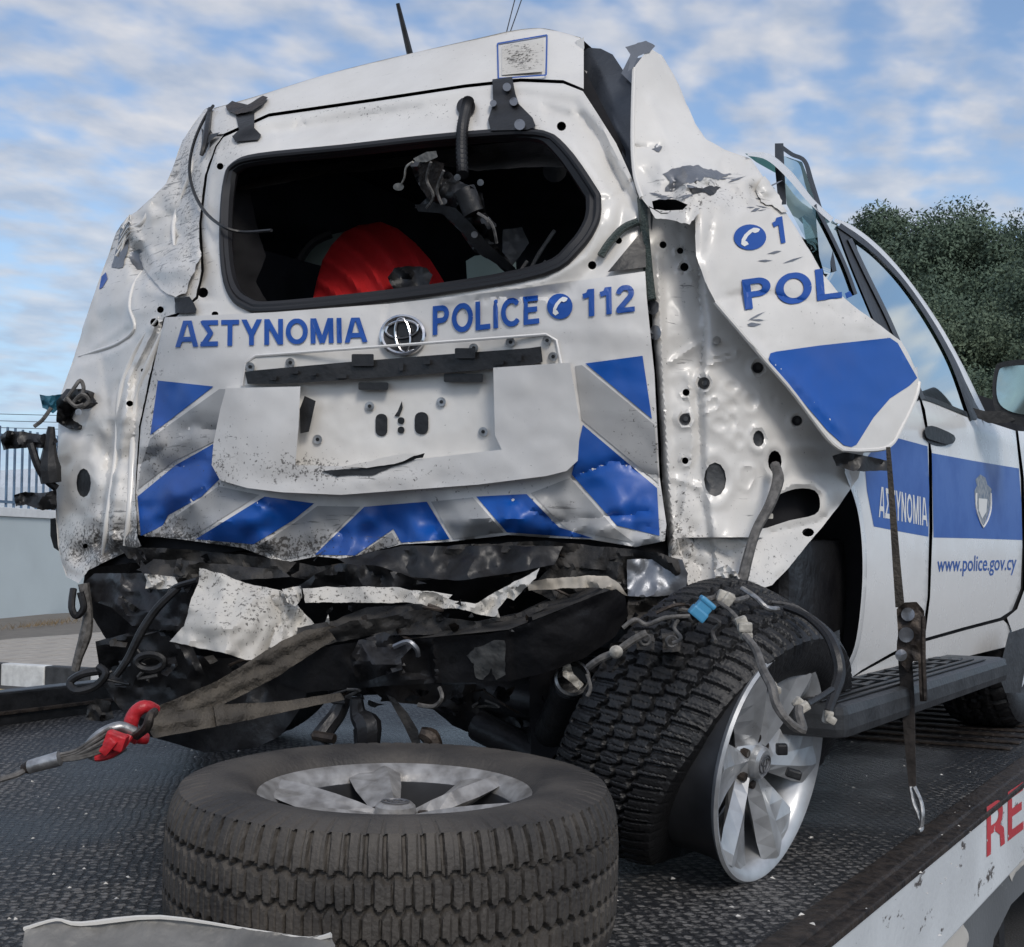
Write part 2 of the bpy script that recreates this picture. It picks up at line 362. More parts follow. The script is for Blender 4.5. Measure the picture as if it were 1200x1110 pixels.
m_glassgrey = mat('dark_inner_panel', (.055, .062, .075), .3, 0, var=.3, vscale=5, bump=.1)
m_black = mat('black_plastic', (.012, .012, .013), .45, var=.4, vscale=20, bump=.25, bscale=40)
m_rubberseal = mat('black_rubber_seal', (.012, .012, .014), .5, var=.2)
m_frame = mat('black_chassis_steel', (.012, .012, .014), .35, .2, var=.5, vscale=9, bump=.5, bscale=25, c2=(.028, .028, .03))  # near-black steel, mottled at random
m_dust = mat('dusty_black_debris', (.05, .046, .042), .7, var=.5, vscale=14, bump=.6, bscale=50, c2=(.012, .012, .013))
m_liner = mat('dark_cabin_liner', (.020, .020, .022), .9, var=.3, spec=.08)
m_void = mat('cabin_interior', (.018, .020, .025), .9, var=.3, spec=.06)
m_tyre = mat('dusty_tyre_rubber', (.075, .066, .057), .68, var=.35, vscale=7, bump=.35, bscale=120, c2=(.030, .027, .025))
m_tyre2 = mat('black_tyre_rubber', (.011, .011, .012), .5, var=.3, vscale=8, bump=.3, bscale=120)
m_rim = mat('alloy_silver', (.47, .48, .49), .32, .55, var=.15, vscale=20)
m_rimdark = mat('alloy_inner_barrel', (.20, .20, .21), .45, .5, var=.3)
m_dirtyrim = mat('muddy_alloy', (.40, .39, .38), .38, .4, vscale=28, c2=(.20, .19, .18), bump=.1, bscale=90)
m_strap = mat('worn_webbing', (.095, .082, .066), .85, var=.3, vscale=12, bump=.6, bscale=150, c2=(.04, .035, .03))
m_red = mat('red_painted_steel', (.42, .018, .025), .38, var=.3, vscale=40, bump=.3)
m_steel = mat('galvanised_steel', (.38, .38, .38), .38, .8, var=.3, vscale=50, bump=.2)
m_rust = mat('rusty_dark_steel', (.07, .055, .045), .55, .5, var=.5, vscale=35, bump=.5, c2=(.025, .02, .018))
m_redplastic = mat('red_plastic', (.42, .018, .02), .35, var=.1, coat=.2)
m_wire = mat('grey_wire_sheath', (.10, .095, .09), .6, var=.4, vscale=60, bump=.4)
m_bluecon = mat('blue_connector_plastic', (.06, .26, .45), .4)
m_whitecon = mat('white_connector_plastic', (.36, .34, .30), .6, var=.4, vscale=50, bump=.4)
m_chrome = mat('chrome', (.65, .65, .66), .15, 1., var=.05)
m_boardm = mat('running_board_plastic', (.032, .034, .037), .45, var=.3, vscale=12, bump=.2)
def glass(name, tint, fac=.3, rough=.03):
    m = bpy.data.materials.new(name); m.use_nodes = True; t = m.node_tree; t.nodes.clear(); lk = t.links.new
    tr = t.nodes.new('ShaderNodeBsdfTransparent'); tr.inputs[0].default_value = (*tint, 1); gl = t.nodes.new('ShaderNodeBsdfGlossy'); gl.inputs[1].default_value = rough
    gl.inputs[0].default_value = (.9, .97, .95, 1)
    fr = t.nodes.new('ShaderNodeFresnel'); fr.inputs[0].default_value = 1.5; ad = t.nodes.new('ShaderNodeMath'); ad.operation = 'ADD'; ad.use_clamp = True; ad.inputs[1].default_value = fac
    tcn = t.nodes.new('ShaderNodeTexCoord'); nz = t.nodes.new('ShaderNodeTexNoise'); nz.inputs['Scale'].default_value = 3; bp = t.nodes.new('ShaderNodeBump'); bp.inputs['Strength'].default_value = .12
    lk(tcn.outputs['Object'], nz.inputs[0]); lk(nz.outputs[0], bp.inputs['Height']); lk(bp.outputs[0], gl.inputs['Normal'])
    lk(fr.outputs[0], ad.inputs[0]); mxn = t.nodes.new('ShaderNodeMixShader'); lk(ad.outputs[0], mxn.inputs[0]); lk(tr.outputs[0], mxn.inputs[1]); lk(gl.outputs[0], mxn.inputs[2])
    o = t.nodes.new('ShaderNodeOutputMaterial'); lk(mxn.outputs[0], o.inputs[0]); return m
m_glass = glass('window_glass', (.60, .78, .72), .55); m_tint = glass('tinted_glass', (.16, .21, .19), .06)

def bed_mat():
    m = mat('wet_tread_plate', (.016, .016, .017), .34, .0, spec=.32, var=.5, vscale=3.5, c2=(.014, .014, .017)); t = m.node_tree; lk = t.links.new; b = t.nodes['Principled BSDF']
    tcn = t.nodes.new('ShaderNodeTexCoord'); mpn = t.nodes.new('ShaderNodeMapping'); mpn.inputs['Rotation'].default_value = (0, 0, R(45)); mpn.inputs['Scale'].default_value = (1, 1, 1)
    nw = t.nodes.new('ShaderNodeTexNoise'); nw.inputs['Scale'].default_value = 9; wv = t.nodes.new('ShaderNodeVectorMath'); wv.operation = 'MULTIPLY_ADD'; lk(tcn.outputs['Object'], nw.inputs[0]); lk(nw.outputs['Color'], wv.inputs[0]); wv.inputs[1].default_value = (.035, .035, 0); lk(tcn.outputs['Object'], wv.inputs[2]); lk(wv.outputs[0], mpn.inputs[0]); sx = t.nodes.new('ShaderNodeSeparateXYZ'); lk(mpn.outputs[0], sx.inputs[0])
    def mm(op, a, c=0., cl=False):
        n = t.nodes.new('ShaderNodeMath'); n.operation = op; n.use_clamp = cl
        for i, v in enumerate((a, c)):
            if isinstance(v, (int, float)): n.inputs[i].default_value = v
            else: lk(v, n.inputs[i])
        return n.outputs[0]
    k = 2 * math.pi / .046
    h = mm('MULTIPLY', mm('SINE', mm('MULTIPLY', sx.outputs[0], k)), mm('SINE', mm('MULTIPLY', sx.outputs[1], k)))
    a = mm('MULTIPLY', mm('SUBTRACT', h, .25), 3, True); b2 = mm('MULTIPLY', mm('SUBTRACT', mm('MULTIPLY', h, -1.), .25), 3, True)
    # worn lugs and wear speckle
    nz = t.nodes.new('ShaderNodeTexNoise'); nz.inputs['Scale'].default_value = 45; nz.inputs['Detail'].default_value = 8; nz.inputs['Roughness'].default_value = .8; lk(tcn.outputs['Object'], nz.inputs[0])
    nb = t.nodes.new('ShaderNodeTexNoise'); nb.inputs['Scale'].default_value = 1.3; nb.inputs['Detail'].default_value = 4; lk(tcn.outputs['Object'], nb.inputs[0])
    lug = mm('MAXIMUM', a, mm('MULTIPLY', b2, .45)); hh = mm('ADD', lug, mm('MULTIPLY', nz.outputs[0], 1.3))
    bp = t.nodes.new('ShaderNodeBump'); bp.inputs['Strength'].default_value = 1.0; bp.inputs['Distance'].default_value = .008; lk(hh, bp.inputs['Height']); lk(bp.outputs[0], b.inputs['Normal'])
    wear = mm('MULTIPLY', mm('MULTIPLY', mm('SUBTRACT', mm('ADD', mm('ADD', nz.outputs[0], mm('MULTIPLY', lug, .10)), mm('MULTIPLY', nb.outputs[0], .5)), .82), 9, True), .9)
    src = b.inputs['Base Color'].links[0].from_socket; x = t.nodes.new('ShaderNodeMix'); x.data_type = 'RGBA'; lk(wear, x.inputs[0]); lk(src, x.inputs[6]); x.inputs[7].default_value = (.26, .25, .24, 1); lk(x.outputs[2], b.inputs['Base Color'])
    ro = t.nodes.new('ShaderNodeMapRange'); lk(nb.outputs[0], ro.inputs[0]); ro.inputs[1].default_value = .35; ro.inputs[2].default_value = .65; ro.inputs[3].default_value = .25; ro.inputs[4].default_value = .6; lk(ro.outputs[0], b.inputs['Roughness'])
    return m
m_bed = bed_mat()
def flaky(name, col, under, sc=7, th=.60):
    m = mat(name, col, .5, var=.08, vscale=3, bump=.15); t = m.node_tree; lk = t.links.new; b = t.nodes['Principled BSDF']
    tcn = t.nodes.new('ShaderNodeTexCoord'); nz = t.nodes.new('ShaderNodeTexNoise'); nz.inputs['Scale'].default_value = sc; nz.inputs['Detail'].default_value = 10; nz.inputs['Roughness'].default_value = .7
    mpn = t.nodes.new('ShaderNodeMapping'); mpn.inputs['Scale'].default_value = (1, 1, 2.2); lk(tcn.outputs['Object'], mpn.inputs[0]); lk(mpn.outputs[0], nz.inputs[0])
    mr_ = t.nodes.new('ShaderNodeMapRange'); lk(nz.outputs[0], mr_.inputs[0]); mr_.inputs[1].default_value = th; mr_.inputs[2].default_value = th + .025
    src = b.inputs['Base Color'].links[0].from_socket; x = t.nodes.new('ShaderNodeMix'); x.data_type = 'RGBA'; lk(mr_.outputs[0], x.inputs[0]); lk(src, x.inputs[6]); x.inputs[7].default_value = (*under, 1); lk(x.outputs[2], b.inputs['Base Color'])
    return m
m_rail = flaky('flaking_white_rail_paint', (.62, .65, .67), (.10, .09, .085))

# ------------------------------------------------------------------ ground, kerb, wall, fence, trees
m_asph = mat('asphalt', (.055, .055, .057), .85, var=.3, vscale=2, bump=.5, bscale=90)
gme = mesh('ground', [(-700, -300, 0), (700, -300, 0), (700, 900, 0), (-700, 900, 0)], [(0, 1, 2, 3)], m_asph, None, False, kind='structure')
m_wall = mat('painted_wall', (.55, .62, .64), .7, var=.05, vscale=.7, bump=.1, bscale=8); m_cap = mat('white_wall_cap', (.75, .77, .78), .6, var=.06)
m_bar = mat('blue_grey_fence_paint', (.10, .16, .24), .45, var=.2); m_pave = mat('concrete_paving', (.36, .33, .29), .85, var=.14, vscale=5, bump=.4)
m_kw = mat('white_kerb_paint', (.62, .63, .62), .7, var=.14, vscale=9, bump=.3); m_kb = mat('black_kerb_paint', (.045, .048, .052), .7, var=.3, vscale=9, bump=.3)
m_yel = mat('yellow_road_paint', (.48, .36, .13), .7, var=.3, vscale=14)
def gpt(px, py, z=0.): return onZ(px, py, z)
# kerb runs across the left of the view
K0, K1 = gpt(0, 803), gpt(66, 807.5); kd = (K1 - K0) / np.linalg.norm(K1 - K0); kn = np.array([-kd[1], kd[0], 0.])
if kn @ (K0 - CAM) < 0: kn = -kn
Rk = np.c_[kd, kn, [0, 0, 1]]
kerb = thing('kerb', 'black and white painted kerb along the pavement behind the truck', 'kerb', tuple(K0)); s_len = .76
proto = {}
for i in range(-9, 8):
    key = i % 2
    if key not in proto:
        V, Fc = box_geo((.006, 0, -.02), (s_len - .006, .16, .27), .02); o = mesh('kerb_stone', V @ Rk.T + LOC[kerb] + kd * s_len * i, Fc, (m_kw, m_kb)[key], kerb, False); proto[key] = (o, i)
    else:
        s, i0 = proto[key]; o = s.copy(); COL.objects.link(o); o.parent = kerb; o.location = Vector(kd * s_len * (i - i0))
# the stone starting at K0 (i=0) is the white one
Yl = [K0 - kd * 8 - kn * .45, K0 + kd * 8 - kn * .45, K0 + kd * 8 - kn * .33, K0 - kd * 8 - kn * .33]
mesh('road_edge_line', np.array(Yl) + [0, 0, .004], [(0, 1, 2, 3)], m_yel, None, False, kind='structure')
W0 = gpt(0, 737); wd = FWD * [1, 1, 0] + .147 * RGT; wd /= np.linalg.norm(wd); wn = np.array([-wd[1], wd[0], 0.]);
if wn @ RGT > 0: wn = -wn
pz = .25
pb = [K0 - kd * 10 + kn * .16, K0 + kd * 8 + kn * .16, K0 + kd * 8 + kn * 40, K0 - kd * 10 + kn * 40]
pv = mesh('pavement', np.array([(*p[:2], z) for z in (0, pz - .03) for p in pb]), [(4, 5, 6, 7), (0, 1, 5, 4), (3, 0, 4, 7), (1, 2, 6, 5)], mat('pavement_joint_sand', (.16, .145, .125), .9), None, False, kind='structure')
tile = None
for a in range(-6, 7):
    for b in range(0, 17):
        q = K0 + kd * (a * .62) + kn * (.17 + b * .62 + 0.01)
        if (q - W0) @ wn > -.3: continue
        if tile is None:
            V, Fc = box_geo((.008, .008, pz - .05), (.612, .612, pz), .008); tile = mesh('paving_stone', V @ Rk.T + q, Fc, m_pave, pv, False); q0 = q
        else:
            o = tile.copy(); COL.objects.link(o); o.parent = pv; o.location = Vector(q - q0) + Vector((0, 0, random.uniform(-.004, .004)))
Rw = np.c_[wd, wn, [0, 0, 1]]
def wbox(name, a, b, mt, parent=None, **k):
    V, Fc = box_geo(a, b, k.pop('bev', .01)); return mesh(name, V @ Rw.T + W0 * [1, 1, 0], Fc, mt, parent, False, **k)
wall = thing('boundary_wall', 'pale blue grey rendered wall with a white cap behind the pavement', 'wall', tuple(W0))
wbox('wall_face', (-14, 0, 0), (60, .3, 2.42), m_wall, wall); wbox('wall_cap', (-14, -.05, 2.423), (60, .35, 2.62), m_cap, wall)
fence = thing('railing', 'blue grey vertical bar railing standing on the boundary wall', 'fence', tuple(W0 + wn * .1 + [0, 0, 2.62]))
wbox('top_rail', (-14, .10, 4.15), (40, .16, 4.23), m_bar, fence, bev=.004); wbox('bottom_rail', (-14, .10, 2.72), (40, .16, 2.78), m_bar, fence, bev=.004)
b0 = None
for i in range(150):
    if i == 0: b0 = wbox('bar', (-8, .11, 2.622), (-7.95, .15, 4.4), m_bar, fence, bev=.003)
    else: o = b0.copy(); COL.objects.link(o); o.parent = fence; o.location = Vector(wd * .32 * i)
terr = mesh('raised_terrain', np.array([W0 * [1, 1, 0] + wd * a + wn * b + [0, 0, 2.35] for a, b in ((-30, .3), (90, .3), (90, 200), (-30, 200))]), [(0, 1, 2, 3)], m_pave, None, False, kind='structure')
# weed at wall foot
m_dry = mat('dry_grass', (.20, .14, .07), .9, var=.4)
gV = []; gF = []; g0 = gpt(40, 733, pz)
for i in range(260):
    p = g0 + wd * random.gauss(0, .8) - wn * abs(random.gauss(.05, .18)); h = random.uniform(.05, .16); a = random.uniform(0, 6.28); n = len(gV)
    gV += [p, p + [.012, 0, 0], p + [math.cos(a) * h * .9, math.sin(a) * h * .9, h]]; gF.append((n, n + 1, n + 2))
mesh('dry_weeds', gV, gF, m_dry, None, False, kind='stuff')
# parked car behind the railing
pc = P(38, 575, 34.); pc[2] = 2.35
pcar = thing('parked_car', 'pale car parked behind the blue grey railing at far left', 'car', tuple(pc))
m_car2 = mat('silver_car_paint', (.55, .6, .66), .3, var=.05, coat=.5)
prof = [(-2.1, .35), (-2.15, .8), (-1.5, .95), (-.8, 1.42), (.7, 1.45), (1.5, .98), (2.15, .85), (2.2, .35)]
def extrude_profile(prof, w_, mid, ang):
    n = len(prof); V = []
    for s in (-1, 1):
        for (x, z) in prof: V.append((x, s * w_ * (1 if z < 1 else .82), z))
    Fc = [tuple(range(n))[::-1], tuple(range(n, 2 * n))] + [(i, (i + 1) % n, n + (i + 1) % n, n + i) for i in range(n)]
    c, s = math.cos(ang), math.sin(ang); return np.array(V) @ np.array([[c, -s, 0], [s, c, 0], [0, 0, 1]]).T + mid, Fc
V, Fc = extrude_profile(prof, .88, pc, R(10)); mesh('body', V, Fc, m_car2, pcar, False)
V, Fc = extrude_profile([(-1.35, 1.0), (-.75, 1.36), (.65, 1.38), (1.3, 1.0)], .895, pc, R(10)); mesh('side_window', V, Fc, m_tint, pcar, False)
for sx in (-1.35, 1.35):
    V, Fc = lathe_geo([(.0, -.9), (.33, -.9), (.33, .9), (.0, .9)], 20); V = V @ np.array([[1, 0, 0], [0, 0, 1], [0, -1, 0]]).T + [sx, 0, .33]; c, s = math.cos(R(10)), math.sin(R(10))
    mesh('wheel', V @ np.array([[c, -s, 0], [s, c, 0], [0, 0, 1]]).T + pc, Fc, m_tyre2, pcar, False)
# overhead cables
pl = thing('overhead_cables', 'four thin overhead cables strung above the railing at far left', 'cable', tuple(P(-60, 480, 40.)))
for k, yy in enumerate((478, 486, 494, 502)):
    a = P(-300, yy - 3, 38.); b = P(400, yy + 6, 62.); tube('cable', [a, (a + b) / 2 - [0, 0, .25], b], .012, m_black, pl, 5, 6)

# trees
def crown_geo(seed, rx, rz, nc=46, nl=230, leaf=.066):
    rg = np.random.default_rng(seed); V = []; Fc = []
    cs = []
    while len(cs) < nc:
        p = rg.uniform(-1, 1, 3); r = np.linalg.norm(p)
        if .45 < r < 1 and p[2] > -.75: cs.append(p * [rx, rx, rz])
    for c in cs:
        cr_ = rg.uniform(.20, .34) * rx
        d = rg.normal(size=(nl, 3)); d /= np.linalg.norm(d, axis=1)[:, None]; d[:, 2] *= .75
        p = c + d * cr_ * rg.uniform(.55, 1.12, (nl, 1))
        a = rg.normal(size=(nl, 3)); a /= np.linalg.norm(a, axis=1)[:, None]; b = np.cross(a, d + .3 * rg.normal(size=(nl, 3))); b /= np.linalg.norm(b, axis=1)[:, None] + 1e-6
        s = leaf * rg.uniform(.6, 1.4, (nl, 1)); n = len(V) * 0
        V.append(np.stack([p - a * s, p + b * s * .5, p + a * s, p - b * s * .5], 1).reshape(-1, 3))
    V = np.concatenate(V); return V, [(4 * i, 4 * i + 1, 4 * i + 2, 4 * i + 3) for i in range(len(V) // 4)]
def leafmat(name, c, c2):
    m = mat(name, c, .7, var=.3, vscale=.9, c2=c2, spec=.2); return m
m_leaf = leafmat('pine_foliage', (.115, .160, .110), (.065, .095, .070)); m_leaf2 = leafmat('pale_pine_foliage', (.14, .18, .12), (.08, .11, .075)); m_trunk = mat('pine_bark', (.11, .085, .065), .9, var=.3, vscale=4, bump=.6)
CR = []
for sd_ in range(3):
    V, Fc = crown_geo(sd_ + 3, 3.6, 2.6, nc=75, nl=850); me = bpy.data.meshes.new('crown'); me.from_pydata(V.tolist(), [], Fc); me.materials.append(m_leaf); me.update()
    me2 = me.copy(); me2.materials.clear(); me2.materials.append(m_leaf2); CR.append((me, me2))
def tree(px, ytop, d, scl, k, label, pale=0, grp='pine trees on the slope behind the vehicle'):
    top = P(px, ytop, d); base = np.array([top[0], top[1], 0.]); t = thing('pine_tree', label, 'tree', tuple(base), grp)
    h = top[2]; cz = h - 2.6 * scl
    o = bpy.data.objects.new('crown', CR[k % 3][pale]); COL.objects.link(o); o.parent = t; o.location = (0, 0, cz); o.scale = (scl, scl, scl); o.rotation_euler = (0, 0, random.uniform(0, 6.28))
    o2 = bpy.data.objects.new('crown', CR[(k + 1) % 3][pale]); COL.objects.link(o2); o2.parent = t; o2.location = (random.uniform(-1, 1), random.uniform(-1, 1), cz - 3.2 * scl); o2.scale = (scl * 1.15,) * 3; o2.rotation_euler = (0, 0, random.uniform(0, 6.28))
    tube('trunk', [base, base + [.15, .1, cz * .5], base + [0, 0, cz]], [.28, .2, .1], m_trunk, t, 8, 3)
    for j in range(4):
        a = random.uniform(0, 6.28); z0 = cz - random.uniform(.5, 3.5); tube('limb', [base + [0, 0, z0], base + [math.cos(a) * 1.6 * scl, math.sin(a) * 1.6 * scl, z0 + 1.2]], [.09, .04], m_trunk, t, 6, 2)
TL = [(1010, 262, 62, 1.2, 'dark pine whose crown shows just right of the raised window glass'), (1062, 243, 60, 1.3, 'tallest rounded dark pine behind the windscreen pillar'), (1118, 262, 58, 1.25, 'dark pine with a domed crown above the door mirror'),
      (1168, 272, 57, 1.2, 'dark pine right of centre of the grove, above the mirror'), (1215, 290, 55, 1.2, 'dark pine at the right edge of the picture'), (1030, 330, 50, 1.1, 'lower bushy pine close to the windscreen pillar'), (1095, 345, 48, 1.1, 'lower pine in the middle of the grove'),
      (1150, 350, 46, 1.0, 'pale green pine in front of the grove above the mirror'), (1205, 370, 45, 1.1, 'low pine at the right edge in front of the grove'), (1085, 420, 42, .9, 'low pine beside the windscreen pillar'), (1140, 435, 40, .9, 'lowest pine seen between pillar and mirror'),
      (1195, 470, 38, .8, 'small pine behind the door mirror')]
for i, (px, y, d, s, lb) in enumerate(TL): tree(px, y + 14, d, s, i, lb, pale=int(i in (7, 9)))
tree(1311, 190, 26., .5, 1, 'nearer pine whose branch tips poke in at the right edge against the sky', 0, None)


# ================================================================== RECOVERY TRUCK
truck = thing('recovery_truck', 'flatbed recovery truck with a worn tread plate deck and white side rail, carrying the wreck', 'truck', (-2.4, 3.5, 0))
e0, e1 = onZ(935, 1110), onZ(1200, 905); ed = (e1 - e0) / np.linalg.norm(e1 - e0); en = np.array([ed[1], -ed[0], 0.])      # along the edge, outwards
Re = np.c_[ed, en, [0, 0, 1]]
def tbox(name, a, b, mt, parent=truck, **k):
    V, Fc = box_geo(a, b, k.pop('bev', .004)); return mesh(name, V @ Re.T + e0 * [1, 1, 0], Fc, mt, parent, False, **k)
tbox('deck', (-1.15, -3.62, .94), (8.5, -.062, 1.0), m_bed, bev=0)
tbox('edge_strip', (-1.15, -.06, .93), (8.5, .0, 1.006), m_rust, bev=.006)
tbox('side_rail', (-1.15, -.004, .775), (8.5, .03, .985), m_rail, bev=.005)
tbox('rail_lip', (-1.15, -.002, .9855), (8.5, .036, 1.0), m_rust, bev=.003)
tbox('chassis_beam', (-1.1, -2.4, .55), (8.5, -2.2, .93), m_frame); tbox('chassis_beam', (-1.1, -1.3, .55), (8.5, -1.1, .93), m_frame)
for i in range(9): tbox('cross_member', (-.9 + i * 1.05, -3.5, .80), (-.8 + i * 1.05, -.07, .93), m_frame)
tbox('left_rail', (-1.15, -3.72, .93), (8.5, -3.625, 1.13), m_black, bev=.01); tbox('rail_groove', (-1.15, -3.63, 1.04), (8.5, -3.612, 1.055), m_rust, bev=.003)
# raised ribs pressed across the deck, ahead of the rear wheel
rb = None
for i in range(22):
    a = 2.5 + i * .16
    if rb is None: rb = tbox('deck_rib', (a, -2.4, 1.0005), (a + .05, -.12, 1.007), m_rust, bev=.003); a0 = a
    else: o = rb.copy(); COL.objects.link(o); o.parent = truck; o.location = Vector(ed * (a - a0))
# letters on the rail
def text_geo(txt, bold=.0, space=1.0, res=4):
    c = bpy.data.curves.new('t', 'FONT'); c.body = txt; c.offset = bold; c.space_character = space; c.resolution_u = res; c.fill_mode = 'FRONT'
    o = bpy.data.objects.new('t', c); COL.objects.link(o); bpy.context.view_layer.update()
    me = bpy.data.meshes.new_from_object(o.evaluated_get(bpy.context.evaluated_depsgraph_get()))
    bpy.data.objects.remove(o); bm = bmesh.new(); bm.from_mesh(me); bmesh.ops.remove_doubles(bm, verts=bm.verts, dist=1e-5)
    bmesh.ops.triangulate(bm, faces=bm.faces[:])
    for _ in range(2):
        lg = [e for e in bm.edges if e.calc_length() > .12]
        if lg: bmesh.ops.subdivide_edges(bm, edges=lg, cuts=1, use_grid_fill=False); bmesh.ops.triangulate(bm, faces=bm.faces[:])
    V = np.array([tuple(v.co) for v in bm.verts]); bm.verts.index_update(); Fc = [tuple(v.index for v in f.verts) for f in bm.faces]; bm.free(); bpy.data.meshes.remove(me); bpy.data.curves.remove(c)
    V[:, :2] -= V[:, :2].min(0); V[:, :2] /= V[:, :2].max(0); return V, Fc

GL = {'Α': (.84, [[(.05, -.08), (.37, 1.06)], [(.79, -.08), (.47, 1.06)], [(.18, .29), (.66, .29)]]), 'Σ': (.70, [[(.04, .91), (.68, .91)], [(.02, .09), (.69, .09)], [(.06, 1.0), (.40, .5), (.06, 0)]]),
      'Τ': (.70, [[(0, .91), (.70, .91)], [(.35, 0), (.35, .95)]]), 'Υ': (.78, [[(.05, 1.08), (.39, .40)], [(.73, 1.08), (.39, .40)], [(.39, 0), (.39, .45)]]), 'Ν': (.74, [[(.10, 0), (.10, 1)], [(.64, 0), (.64, 1)], [(.08, 1.03), (.66, -.03)]]),
      'Ο': (.86, 'O'), 'Μ': (.90, [[(.10, 0), (.10, 1)], [(.80, 0), (.80, 1)], [(.10, 1.08), (.45, .02)], [(.80, 1.08), (.45, .02)]]), 'Ι': (.24, [[(.12, 0), (.12, 1)]]), 'P': (.68, [[(.10, 0), (.10, 1)], 'bowl']),
      'L': (.60, [[(.10, 0), (.10, 1)], [(.0, .09), (.60, .09)]]), 'I': (.24, [[(.12, 0), (.12, 1)]]), 'C': (.80, 'C'), 'E': (.64, [[(.10, 0), (.10, 1)], [(.05, .91), (.62, .91)], [(.05, .52), (.57, .52)], [(.05, .09), (.64, .09)]]),
      '1': (.50, [[(.36, 0), (.36, 1)], [(.06, .76), (.24, .80), (.33, 1.0)]]), '2': (.64, 'two'), 'R': (.74, [[(.10, 0), (.10, 1)], 'bowl', [(.36, .50), (.62, .30), (.66, -.05)]])}
GL['O'] = GL['Ο']
def arcp(cx_, cy_, rx, ry, a0, a1, n=14): t = np.radians(np.linspace(a0, a1, n)); return [(cx_ + rx * math.cos(q), cy_ + ry * math.sin(q)) for q in t]
def glyphs(txt, sw=.19, gap=.10):
    x = 0; V = []; Fc = []
    for ch in txt:
        wdt, g = GL[ch]; g = [g] if isinstance(g, str) else g; polys = []
        for s in g:
            if s == 'O': s = arcp(.43, .5, .335, .415, 0, 360, 32)
            elif s == 'C': s = arcp(.43, .5, .335, .415, 42, 318, 26)
            elif s == 'bowl': s = [(.08, .91), (.36, .91)] + arcp(.36, .695, .215, .215, 90, -90, 12) + [(.08, .48)]
            elif s == 'two': s = arcp(.32, .70, .22, .215, 175, -35, 14) + [(.10, .14), (.10, .09), (.64, .09)]
            s = np.array(s, float)
            for a, b in zip(s[:-1], s[1:]):
                d = (b - a) / (np.linalg.norm(b - a) + 1e-9); n_ = np.array([-d[1], d[0]]) * sw / 2; polys.append([a - n_, b - n_, b + n_, a + n_])
            for j in s[1:-1]: polys.append([(j[0] + sw / 2 * math.cos(t + .013), j[1] + sw / 2 * math.sin(t + .013)) for t in np.linspace(0, 2 * np.pi, 14, endpoint=False)])
        polys_e = polys + [[(-.3, 0), (1.3, 0), (1.3, 1), (-.3, 1)]]
        gx, gy = np.meshgrid(np.arange(0, wdt + .1, .12), np.arange(0.06, 1, .12)); pts = [Vector((float(a), float(b))) for a, b in zip(gx.ravel(), gy.ravel())]; ed_ = []
        for p in polys_e:
            n0 = len(pts); pts += [Vector((float(q[0]), float(q[1]))) for q in p]; ed_ += [(n0 + i, n0 + (i + 1) % len(p)) for i in range(len(p))]
        vo, eo, fo, *_r = delaunay_2d_cdt(pts, ed_, [], 0, 1e-5); vo = np.array([tuple(q) for q in vo]); T = np.array([f for f in fo]); c = vo[T].mean(1)
        k = np.zeros(len(T), bool)
        for p in polys: k |= inside(c[:, 0], c[:, 1], p)
        k &= (c[:, 1] > 0) & (c[:, 1] < 1); T = T[k]; used, inv = np.unique(T, return_inverse=True); T = inv.reshape(T.shape)
        n = sum(len(q) for q in V); V.append(vo[used] + [x, 0]); Fc += [tuple(int(i) + n for i in t) for t in T]; x += wdt + gap
    V = np.concatenate(V); V[:, 0] /= (x - gap); return np.c_[V, np.zeros(len(V))], Fc
def text_on(name, txt, surf, q, mt, parent, off=.004, bold=.02, space=1.0, kind=None, crease_=None):
    """q: pixel corners TL TR BR BL of the lettering on the surface"""
    V, Fc = glyphs(txt, bold) if all(c_ in GL for c_ in txt) else text_geo(txt, .010, space); a, b, c, d = [np.array(t, float) for t in q]; u, v = V[:, :1], V[:, 1:2]
    px = (a * (1 - u) + b * u) * v + (d * (1 - u) + c * u) * (1 - v)
    W = surf(px[:, 0], px[:, 1], off); nrm = np.cross(W[Fc[0][1]] - W[Fc[0][0]], W[Fc[0][2]] - W[Fc[0][0]])
    if nrm @ (CAM - W[Fc[0][0]]) < 0: Fc = [f[::-1] for f in Fc]
    return mesh(name, W, Fc, mt, parent, False, {'grime': grime_f(px[:, 0], px[:, 1]), 'scuff': scuff_f(px[:, 0], px[:, 1])}, kind)
rail_s = Plane(e0 + en * .031, en)
m_redpaint = flaky('flaking_red_lettering', (.50, .05, .06), (.6, .62, .63), 16, .60)
text_on('lettering', 'REC', rail_s, ((1156, 946), (1226, 897), (1226, 952), (1156, 1005)), m_redpaint, truck, .002, .17)
# mudguard and wheel below the rail
gc = onaxis(1245, 1155, 0, -.82); gs = Plane(e0 + en * -.06, en)
m_guard = flaky('scuffed_grey_guard', (.14, .15, .16), (.6, .6, .6), 5, .66)
patch('mudguard', gs, [(1108, 1040), (1128, 1012), (1165, 985), (1290, 900), (1400, 900), (1400, 990), (1300, 1000), (1250, 1010), (1215, 1030), (1185, 1060), (1165, 1100), (1155, 1160), (1090, 1160), (1098, 1100)], m_guard, truck, st=7, thick=.35, sh=False)
patch('torn_flap', gs, [(1085, 1075), (1100, 1068), (1112, 1082), (1128, 1078), (1135, 1098), (1128, 1150), (1075, 1150)], m_torn, truck, st=4, off=.02, thick=.004, jag=1.5)
patch('torn_flap', gs, [(1172, 1010), (1184, 1000), (1196, 1004), (1212, 996), (1215, 1004), (1196, 1016), (1190, 1022), (1186, 1034), (1180, 1020)], m_torn, truck, st=4, off=.01, thick=.003, jag=1)
patch('bracket', gs, [(1040, 1095), (1088, 1045), (1092, 1085), (1084, 1130), (1035, 1150)], m_steel, truck, st=6, off=-.12, thick=.05)
